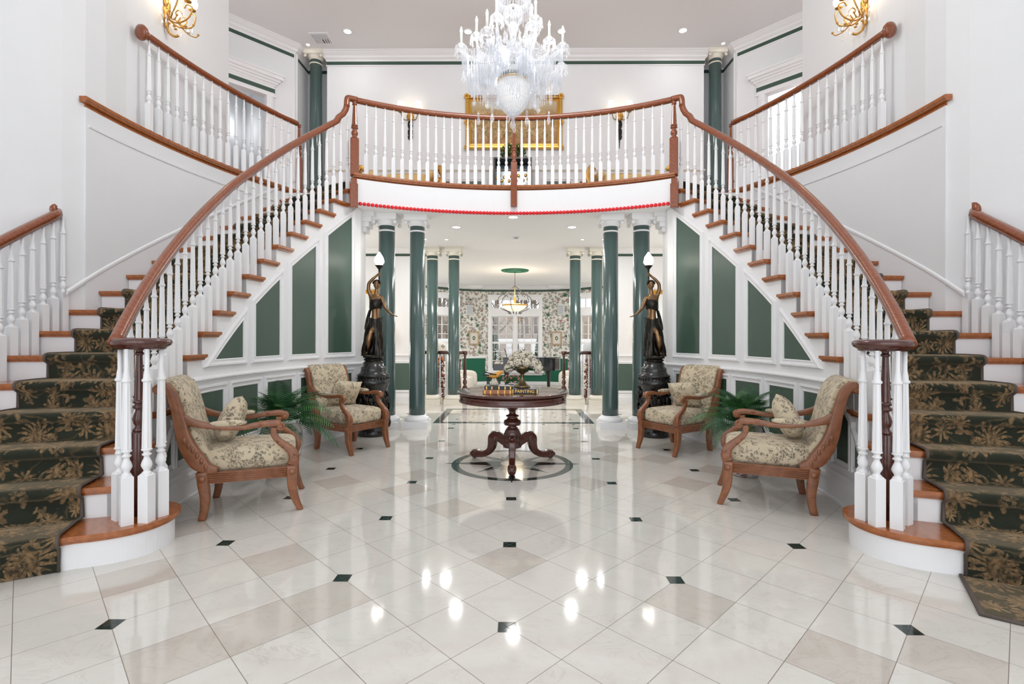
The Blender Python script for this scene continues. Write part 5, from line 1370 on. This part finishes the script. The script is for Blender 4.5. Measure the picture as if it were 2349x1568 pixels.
for x in (-.32, .32):
    for y in (-.16, .16): bx(g, x - .018, x + .018, y - .018, y + .018, 0, 1.08)
for z in (.25, .55, .85, 1.06): bx(g, -.33, .33, -.17, .17, z, z + .025)
bx(g, -.32, .32, .15, .17, .1, 1.08); g.obj('body', M['bronzed'], root)
g = G(); bx(g, -.30, .30, .13, .145, .88, 1.05); bx(g, -.30, .30, -.16, -.155, .60, .84); g.obj('painted_panel', M['teal'], root)
g = G()
for i in range(14): x = -.27 + .54 * i / 13; g.sph((x, -.17, .72 + .05 * sin(i * 2.2)), (.028, .012, .03), 7, 5)
g.obj('gilt_mounts', M['gold'], root)
def bush(name, label, cat, loc, R, n, mat, sz=.04, seed=1, pot=None, flat_=1.0, parentless=True):
    rnd = random.Random(seed); root = thing(name, label, cat, loc); g = G()
    for i in range(n):
        u = rnd.uniform(-.3, 1); a = rnd.uniform(0, 6.28); q = sqrt(max(0, 1 - u * u)); r = R * rnd.uniform(.55, 1); p = V((r * q * cos(a), r * q * sin(a), r * u * flat_ + R * .5))
        mx = Matrix.Translation(p) @ Euler((rnd.uniform(-1, 1), rnd.uniform(-1, 1), rnd.uniform(0, 6))).to_matrix().to_4x4()
        g.add([(-sz, 0, 0), (0, -sz * .5, .006), (sz, 0, 0), (0, sz * .5, .006)], [(0, 1, 2, 3)], False, mx)
    g.obj('leaves', mat, root, weld=0, recalc=False); return root
b = bush('ivy_plant', 'trailing green plant in a pot on top of the display cabinet', 'potted plant', (-.03, 8.95, ZF + 1.085), .24, 420, M['leafy'], .035, 2, flat_=.8)
g = G(); g.lathe([(.06, 0), (.08, .02), (.10, .13), (.09, .13), (0, .12)], 16); g.obj('pot', M['brass'], b)
g = G()
for i in range(16): a = i * 2.4; g.sph((.17 * cos(a), .15 * sin(a), .10 + .02 * (i % 5)), .018, 6, 4)
g.obj('blossoms', M['orange'], b)

# ceiling fittings
g = G(); g.lathe([(.062, -.004), (.085, -.006), (.088, 0), (.06, 0)], 24, ring=True); dt = g.mesh('trim', M['white']); g = G(); g.lathe([(0, -.002), (.062, -.0015)], 24); dl_ = g.mesh('lamp', M['down'])
g = G(); g.lathe([(.030, -.004), (.045, -.006), (.048, 0), (.03, 0)], 20, ring=True); dt2 = g.mesh('trim', M['white']); g = G(); g.lathe([(0, -.002), (.032, -.0015)], 20); dl2 = g.mesh('lamp', M['down'])
def downlight(x, y, z, label, small=False, grp='recessed ceiling lights'):
    r = thing('downlight', label, 'ceiling light', (x, y, z), 0, grp); mk('trim_ring', dt2 if small else dt, r); mk('lamp', dl2 if small else dl_, r)
for s in (-1, 1):
    n = SN[s]
    downlight(s * 2.9, 8.655, ZU, 'round recessed light in the upper ceiling towards the %s column' % n); downlight(s * .81, 8.67, ZU, 'round recessed light in the upper ceiling just %s of the chandelier' % n)
    downlight(s * 3.75, 9.04, ZU, 'tiny recessed spotlight in the upper ceiling above the %s upstairs column' % n, True)
    downlight(s * .888, 7.7, ZH, 'round recessed light in the hall ceiling between the %s columns' % n)
    downlight(s * 1.177, 8.66, ZH, 'tiny recessed spotlight in front of the far inner %s column' % n, True); downlight(s * 1.545, 8.65, ZH, 'tiny recessed spotlight in front of the far outer %s column' % n, True)
downlight(-.01, 7.06, ZH, 'round recessed light in the hall ceiling right behind the bead garland')
r = thing('smoke_detector', 'round white smoke detector in the middle of the hall ceiling', 'smoke detector', (.03, 8.49, ZH)); g = G(); g.lathe([(0, -.045), (.04, -.045), (.06, -.03), (.065, 0), (0, 0)], 24); g.obj('body', M['white'], r); g = G(); bx(g, -.03, .03, -.066, -.055, -.028, -.018); g.obj('slot', M['gap'], r)
r = thing('ceiling_vent', 'square white air vent in the upper ceiling beside the left column', 'vent', (-3.43, 8.85, ZU))
g = G(); w_ = .17
for a, b_, c, d in ((-w_, w_, -w_, -w_ + .03), (-w_, w_, w_ - .03, w_), (-w_, -w_ + .03, -w_ + .03, w_ - .03), (w_ - .03, w_, -w_ + .03, w_ - .03)): bx(g, a, b_, c, d, -.012, 0)
g.obj('frame', M['white'], r); g = G(); bx(g, -.14, .14, -.14, .14, -.004, -.001); g.obj('backing', M['gap'], r)
g = G()
for i in range(7): y = -.12 + .04 * i; bx(g, -.14, .0, y - .01, y + .008, -.012, -.004); bx(g, y - .01 + .0, y + .008, 0, .14, -.012, -.004) if y > 0 else bx(g, 0, .14, y - .01, y + .008, -.012, -.004)
g.obj('louvres', M['white'], r)

# ------------------------------------------------------------ hall side mirrors, consoles, lamps
def hall_side(s):
    nm = SN[s]; m_ = -s; X = lambda x: x * m_
    root = thing('wall_mirror', 'gilt framed mirror on the %s hall wall, half hidden by the columns' % nm, 'mirror', (X(-3.06), 9.51, 1.62))
    g = G(); bx(g, -.42, .42, -.015, 0, -.46, .46); g.obj('glass', M['mirror'], root)
    P = [(-.42, -.46), (.42, -.46), (.42, .46), (-.42, .46)]; g = G()
    g.grid([[(x, -d, z) for x, z in offset_poly(P, o)] for o, d in ((-.005, .015), (0, .04), (.02, .03), (.05, .06), (.075, .04), (.08, 0))], False, closeu=True); g.obj('frame', M['gold'], root)
    root = thing('console_table', 'dark carved console table against the %s hall wall' % nm, 'table', (X(-3.0), 9.3, 0))
    g = G(); bx(g, -.5, .5, -.18, .18, .80, .835, None, .008); bx(g, -.46, .46, -.15, .15, .70, .80); g.obj('top', M['mahog'], root)
    for x in (-.44, .44):
        for y in (-.13, .13): g = G(); g.tube(smooth_path([(x, y, .7), (x * 1.03, y, .55), (x * .95, y, .2), (x, y, 0)], 4), [.03] * 13, 8); g.obj('leg', M['mahog'], root)
    lx = -2.62 if s < 0 else -2.66
    root = thing('table_lamp', 'amber shaded table lamp glowing on the %s console' % nm, 'lamp', (X(lx), 9.25, .838))
    g = G(); g.lathe([(0, 0), (.07, 0), (.07, .015), (.03, .03), (.02, .06), (.03, .09), (.05, .14), (.03, .2), (.012, .24), (.01, .40), (0, .4)], 16)
    for i in range(8): a = i * .8; g.tube(smooth_path([(0, 0, .06), (.09 * cos(a), .05 * sin(a), .12), (.07 * cos(a), .04 * sin(a), .22), (.10 * cos(a), .05 * sin(a), .26)], 3), .006, 5)
    g.obj('base', M['bronzed'], root)
    g = G()
    for i in range(10): a = i * .63; g.sph((.08 * cos(a), .05 * sin(a), .27 + .02 * (i % 2)), .016, 6, 4)
    g.obj('crystals', M['shade'], root)
    g = G(); g.lathe([(.15, .36), (.155, .40), (.14, .50), (.10, .58), (.095, .60)], 20); g.obj('lamp_shade', M['shadeo'], root)
    point(X(lx), 9.2, 1.28, 6, .1, (1, .7, .4))
for s in (-1, 1): hall_side(s)

# far railings at the steps
def step_rail(s):
    nm = SN[s]; root = thing('step_railing', 'short mahogany railing with white spindles between the far %s columns' % nm, 'railing', (s * 1.35, 9.62, 0)); X = lambda x: s * x - s * 1.35
    g = G(); g.tube([(X(.93), 0, .965), (X(1.75), 0, .965)], (.03, .032), sec=RAILSEC); g.tube([(X(.945), 0, .93), (X(.945), 0, .99)], .045, 12); g.obj('handrail', M['mahog'], root)
    put('newel_post', newel_mesh(0, .30, .93, .10), root, (X(.95), 0, 0))
    for x in (1.07, 1.19, 1.31, 1.43, 1.55, 1.67): put('baluster', baluster_mesh(.94, .048), root, (X(x), 0, 0))
for s in (-1, 1): step_rail(s)

# ------------------------------------------------------------ living room beyond
FL = -.30
root = thing('pendant_lamp', 'lit alabaster bowl pendant with iron scrolls hanging before the far window', 'lamp', (-.0, 12.6, 2.0))
g = G(); g.lathe([(.31, .05), (.30, .02), (.24, -.04), (.14, -.075), (0, -.09)], 32); g.obj('bowl', M['bowl'], root)
g = G(); g.lathe([(.305, .05), (.33, .055), (.32, .085), (.29, .09)], 32, ring=True); g.tube([(0, 0, .05), (0, 0, .55)], .010, 6); g.lathe([(0, .05), (.03, .06), (.02, .14), (.035, .2), (.015, .27), (.015, .35)], 12); g.obj('rim', M['gold2'], root)
g = G()
for i in range(6):
    a = 2 * pi * i / 6 + .3; d = V((cos(a), sin(a), 0)); g.tube(smooth_path([d * .19 + V((0, 0, -.12)), d * .14 + V((0, 0, -.15)), d * .17 + V((0, 0, -.1)), d * .34 + V((0, 0, -.03)), d * .45 + V((0, 0, .10)), d * .42 + V((0, 0, .25)), d * .30 + V((0, 0, .33)), d * .24 + V((0, 0, .28))], 3), .008, 5)
    g.tube([d * .3 + V((0, 0, .33)), V((0, 0, .56))], .004, 4)
g.tube([(0, 0, .55), (0, 0, .95)], .006, 6); g.obj('scroll_frame', M['bronzed'], root)
point(0, 12.6, 2.25, 14, .2, (1, .88, .7))
root = thing('ceiling_medallion', 'green painted ceiling medallion above the pendant lamp', 'ceiling medallion', (0, 12.6, ZH)); g = G(); g.lathe([(0, -.03), (.1, -.035), (.28, -.02), (.33, -.03), (.35, -.015), (.35, 0), (0, 0)], 40)
for i in range(16): a = 2 * pi * i / 16; g.sph((.19 * cos(a), .19 * sin(a), -.025), (.05, .03, .015), 8, 4)
g.obj('rosette', M['wains'], root)
# grand piano
root = thing('grand_piano', 'black grand piano with raised lid before the far window', 'piano', (.38, 14.9, FL))
out = [(-.72, -.72), (.75, -.72)] + [(lerp(.75, .95, sin(pi * i / 8)), lerp(-.72, .2, i / 8)) for i in range(1, 9)] + [(.70, .45), (.35, .62), (-.1, .70), (-.72, .72)]
g = G(); g.prism(out, .62, .96); g.obj('case', M['black'], root)
g = G(); g.prism([(x * 1.02, y * 1.02) for x, y in out], .97, .995); g.obj('lid', M['black'], root)
g = G(); bx(g, -1.0, -.70, -.70, .70, .62, .80, None, .01); g.obj('keybed', M['black'], root); g = G(); bx(g, -.98, -.82, -.62, .62, .80, .815); g.obj('keys', M['petal'], root)
g = G(); g.extr([(-.34, 0), (.34, 0), (.34, .17), (.22, .24), (-.22, .24), (-.34, .17)], -.01, .01, Matrix.Translation((-.62, 0, 1.0)) @ Matrix.Rotation(-.3, 4, 'Y') @ Matrix.Rotation(pi / 2, 4, 'Z')); g.obj('music_stand', M['black'], root)
lm = Matrix.Translation((0, .72, .99)) @ Matrix.Rotation(rad(38), 4, 'X')
for x, y in ((-.62, -.55), (-.62, .55), (.62, 0)): g = G(); g.lathe([(.03, 0), (.035, .05), (.045, .1), (.06, .5), (.09, .56), (.09, .62)], 12, (x, y, 0)); g.obj('leg', M['black'], root)
root = thing('piano_bench', 'black piano bench with a tufted white seat', 'bench', (-.62, 14.6, FL)); g = G(); superell(g, (0, 0, .47), (.20, .36, .05), .5, .4); g.obj('seat', M['sofa'], root)
g = G(); bx(g, -.19, .19, -.35, .35, .36, .43); g.obj('apron', M['black'], root)
for x in (-.16, .16):
    for y in (-.32, .32): g = G(); bx(g, x - .025, x + .025, y - .025, y + .025, 0, .36); g.obj('leg', M['black'], root)
def sofa(x, y, rz, w, label, name='armchair_ivory'):
    root = thing('sofa', label, 'sofa', (x, y, FL), rad(rz))
    g = G(); superell(g, (0, 0, .30), (w / 2, .40, .20), .35, .25); g.obj('seat', M['sofa'], root)
    g = G(); superell(g, (0, .34, .56), (w / 2, .13, .34), .5, .4); g.obj('backrest', M['sofa'], root)
    for q in (-1, 1): g = G(); superell(g, (q * w / 2, -.02, .40), (.12, .42, .24), .5, .5); g.obj('arm', M['sofa'], root)
    for q in (-1, 1): g = G(); bx(g, q * w / 2 - .03, q * w / 2 + .03, -.36, -.30, 0, .12); g.obj('leg', M['mahog'], root)
sofa(-1.62, 13.6, 75, 1.0, 'ivory upholstered sofa on the left of the far room'); sofa(1.78, 13.6, -75, 1.0, 'ivory upholstered sofa on the right of the far room')
def cushion_far(x, y, mat, label):
    g = G(); pillow(g, (0, 0, 0), (.42, .42, .16), .5, 8); o = g.obj('cushion', mat, None, label, 'cushion'); o.matrix_world = Matrix.Translation((x, y, FL + .86)) @ Matrix.Rotation(rad(75), 4, 'X') @ Matrix.Rotation(.2, 4, 'Z')
def side_lamp(s):
    nm = SN[s]
    root = thing('side_table', 'tall dark turned side table by the %s far railing' % nm, 'table', (s * 1.30, 11.6, FL))
    g = G(); g.lathe([(.16, 0), (.16, .03), (.05, .06), (.04, .2), (.06, .4), (.035, .8), (.05, .98), (.075, 1.03), (.075, 1.05), (0, 1.05)], 20); g.obj('column', M['mahog'], root)
    if s < 0:
        root = thing('table_lamp', 'cream shaded lamp on the dark side table left of the steps', 'lamp', (s * 1.36, 11.6, FL + 1.05)); g = G(); g.lathe([(.05, 0), (.05, .02), (.02, .04), (.04, .09), (.015, .13), (0, .14)], 14); g.obj('base', M['mahog'], root)
        g = G(); g.lathe([(.19, .08), (.13, .17), (.08, .34), (.075, .36)], 20); g.obj('lamp_shade', M['creamw'], root)
for s in (-1, 1): side_lamp(s)
def planter_far(s):
    nm = SN[s]; lab = 'tall arrangement of dried red leaves behind the %s step railing' % nm
    root = thing('dried_arrangement', lab, 'dried plant', (s * 1.58, 10.6, FL)); rnd = random.Random(9); g = G()
    for i in range(520):
        a = rnd.uniform(0, 6.28); z = rnd.uniform(.25, 1.1); r = rnd.uniform(.02, .10); mx = Matrix.Translation((r * cos(a), r * sin(a), z)) @ Euler((rnd.uniform(-1.5, 1.5), rnd.uniform(-1, 1), rnd.uniform(0, 6))).to_matrix().to_4x4()
        g.add([(-.035, 0, 0), (0, -.014, .006), (.035, 0, 0), (0, .014, .006)], [(0, 1, 2, 3)], False, mx)
    g.obj('leaves', M['dried'], root, weld=0, recalc=False)
    g = G(); g.lathe([(.09, 0), (.11, .02), (.12, .16), (.09, .28), (.08, .3), (0, .28)], 18); g.obj('pot', M['brass'], root)
    if s < 0:
        g = G()
        for i in range(26): a = rnd.uniform(0, 6.28); g.sph((.07 * cos(a), .07 * sin(a), rnd.choice((.72, .78, 1.08, 1.12)) + rnd.uniform(-.03, .03)), .026, 6, 4)
        g.obj('blossoms', M['orange'], root)
for s in (-1, 1): planter_far(s)
def high_chair(s):
    nm = SN[s]; lab = ('cream floral' if s < 0 else 'grey floral') + ' shaded floor lamp seen above the %s step railing' % nm
    root = thing('floor_lamp', lab, 'lamp', (s * 2.02, 12.9, FL)); g = G(); g.lathe([(.16, 0), (.16, .02), (.02, .05), (.015, .7), (.03, .8), (.015, .9), (.012, 1.25), (0, 1.25)], 16); g.obj('pole', M['brass'], root)
    g = G(); superell(g, (0, 0, 1.28), (.26, .26, .16), .7, .9, 24, 12); g.obj('lamp_shade', M['fshade'] if s < 0 else M['grey'], root)
for s in (-1, 1): high_chair(s)
def framed(s):
    nm = SN[s]; c = V((s * 1.36, 16.465, 1.235)); d = -.355 * s
    root = thing('picture', 'small botanical print in a wooden frame on the wallpaper %s of the far window' % nm, 'picture', c + V((0, -.02, 0)), d)
    g = G(); bx(g, -.15, .15, -.01, 0, -.20, .20); g.obj('print', M['creamw'], root); g = G(); P = [(-.13, -.18), (.13, -.18), (.13, .18), (-.13, .18)]
    g.grid([[(x, -q, z) for x, z in offset_poly(P, o)] for o, q in ((0, .012), (.005, .03), (.04, .028), (.045, 0))], False, closeu=True); g.obj('frame', simple('pale_wood_frame_' + nm, (.46, .33, .19), .5), root)
    g = G()
    for i in range(9): a = i * .7; g.sph((.035 * cos(a), -.011, .05 * sin(a)), (.016, .002, .02), 6, 4)
    g.obj('printed_leaves', M['leaf2'], root)
    c = V((s * 1.50, 16.41, 2.16)); g = G(); bx(g, -.11, .11, -.03, 0, -.16, .16, None, .006)
    r2 = thing('wall_speaker', 'small rectangular wall speaker on the wallpaper %s of the far window' % nm, 'speaker', c + V((0, -.02, 0)), d); g.obj('housing', M['white'], r2); g = G(); bx(g, -.095, .095, -.034, -.03, -.145, .145); g.obj('grille', M['grey'], r2)
for s in (-1, 1): framed(s)

# ------------------------------------------------------------ garden beyond the windows
g = G()
rows = [[(x, y, -.6 + (.0 if y < 34 else (y - 34) * .10)) for x in range(-40, 41, 8)] for y in (17.2, 24, 34, 48, 70, 95)]
g.grid(rows); struct(g, 'ground_garden', M['ground'])
root = thing('deck_railing', 'white wooden deck railing outside the far windows', 'railing', (0, 20.5, -.6))
g = G(); bx(g, -8, 8, -.06, .06, 1.62, 1.80, None, .01); bx(g, -8, 8, -.04, .04, .3, .42); g.obj('rail', M['white'], root)
g = G(); bx(g, -.11, .11, -.05, .05, 0, 1.62); me = g.mesh('post', M['white'])
for i in range(32): put('post', me, root, (-7.75 + i * .5, 0, 0))
random.seed(33)
def tree_mesh(seed):
    rnd = random.Random(seed); g = G(); H = 14; P = [V((0, 0, -.5))]; 
    for i in range(8): P.append(P[-1] + V((rnd.uniform(-.12, .12), rnd.uniform(-.12, .12), H / 8)))
    g.tube(P, [.20 - .02 * i for i in range(9)], 7)
    for i in range(16):
        k = rnd.randint(1, 7); a = rnd.uniform(0, 6.28); l = rnd.uniform(.9, 2.4); d = V((cos(a), sin(a), rnd.uniform(.4, 1.2))); b = P[k] + V((0, 0, rnd.uniform(-.5, .5)))
        m1 = b + d * l * .5; g.tube([b, m1, m1 + (d + V((rnd.uniform(-.4, .4), rnd.uniform(-.4, .4), .2))) * l * .5], [.05, .03, .01], 5)
        for j in range(3): q = m1 + V((rnd.uniform(-.2, .2),) * 3); g.tube([q, q + V((rnd.uniform(-1, 1), rnd.uniform(-1, 1), rnd.uniform(.2, 1)))], [.016, .005], 4)
    return g.mesh('tree', M['bark'])
TM = [tree_mesh(i) for i in range(5)]
for i in range(64):
    y = random.uniform(23, 60); x = random.uniform(-.36, .36) * y; zg = -.6 + (0 if y < 34 else (y - 34) * .10)
    o = mk('bare_tree', TM[i % 5], None, 'leafless grey woodland tree behind the deck railing, seen through the far windows', 'tree', 'woodland trees outside'); o.location = (x, y, zg); o.rotation_euler = (random.uniform(-.06, .06), random.uniform(-.06, .06), random.uniform(0, 6)); sc = random.uniform(.7, 1.15); o.scale = (sc, sc, sc)
def shrub(x, y, h, r, label):
    rnd = random.Random(int(x * 10)); root = thing('evergreen_shrub', label, 'shrub', (x, y, -.6)); g = G()
    for i in range(900):
        t = rnd.random() ** .8; a = rnd.uniform(0, 6.28); R = r * (1 - t * .85) * rnd.uniform(.7, 1); mx = Matrix.Translation((R * cos(a), R * sin(a), .1 + h * t)) @ Euler((rnd.uniform(-1, 1), rnd.uniform(-1, 1), rnd.uniform(0, 6))).to_matrix().to_4x4()
        g.add([(-.07, 0, 0), (0, -.03, .01), (.07, 0, 0), (0, .03, .01)], [(0, 1, 2, 3)], False, mx)
    g.obj('foliage', M['shrub'], root, weld=0, recalc=False)
shrub(-.80, 19.6, 1.9, .42, 'cone shaped evergreen outside the far window, left of the deck posts'); shrub(.95, 19.6, 1.9, .38, 'cone shaped evergreen outside the far window, right of the deck posts')

W1 = (1, .985, .97)
for s in (-1, 1):
    for x, y in ((2.9, 8.6),): area(s * x, y, ZU - .03, .16, 3, W1)
    for x, y in ((.888, 7.7), (1.177, 8.66), (1.54, 8.65)): area(s * x, y, ZH - .03, .14, 5, W1)
    point(s * 1.724, 6.39, 2.26, 12, .06, (1, .93, .82))
area(0, 7.06, ZH - .03, .14, 5, W1)
for i in range(8):
    a = 2 * pi * i / 8 + .33; point(.50 * cos(a), 4.97 + .50 * sin(a), 4.24, 1.6, .1, (1, .97, .93))
point(0, 4.97, 5.3, 85, .3, (1, 1, 1))  # unseen fill light added above the chandelier to brighten ceiling and walls
area(0, 12.0, ZH - .03, .3, 40, W1)
for s in (-1, 1):
    area(s * 2.6, 14, ZH - .03, .2, 25, W1); point(s * 3.5, 8.1, 1.5, 28, .15, (1, .95, .88)); point(s * 4.2, 12.6, 1.2, 50, .2, (1, .97, .93)); point(s * 4.7, 7.3, 4.5, 14, .2, (1, .97, .93))  # hall and gallery points are out of view, added to lighten the ceilings
point(-5.6, 9.8, 5.4, 8, .2, (.9, .95, 1)); point(5.6, 9.8, 5.4, 60, .2, (1, 1, 1))  # hidden lights added to brighten the rooms behind the upstairs doors
vs_.exposure = .38
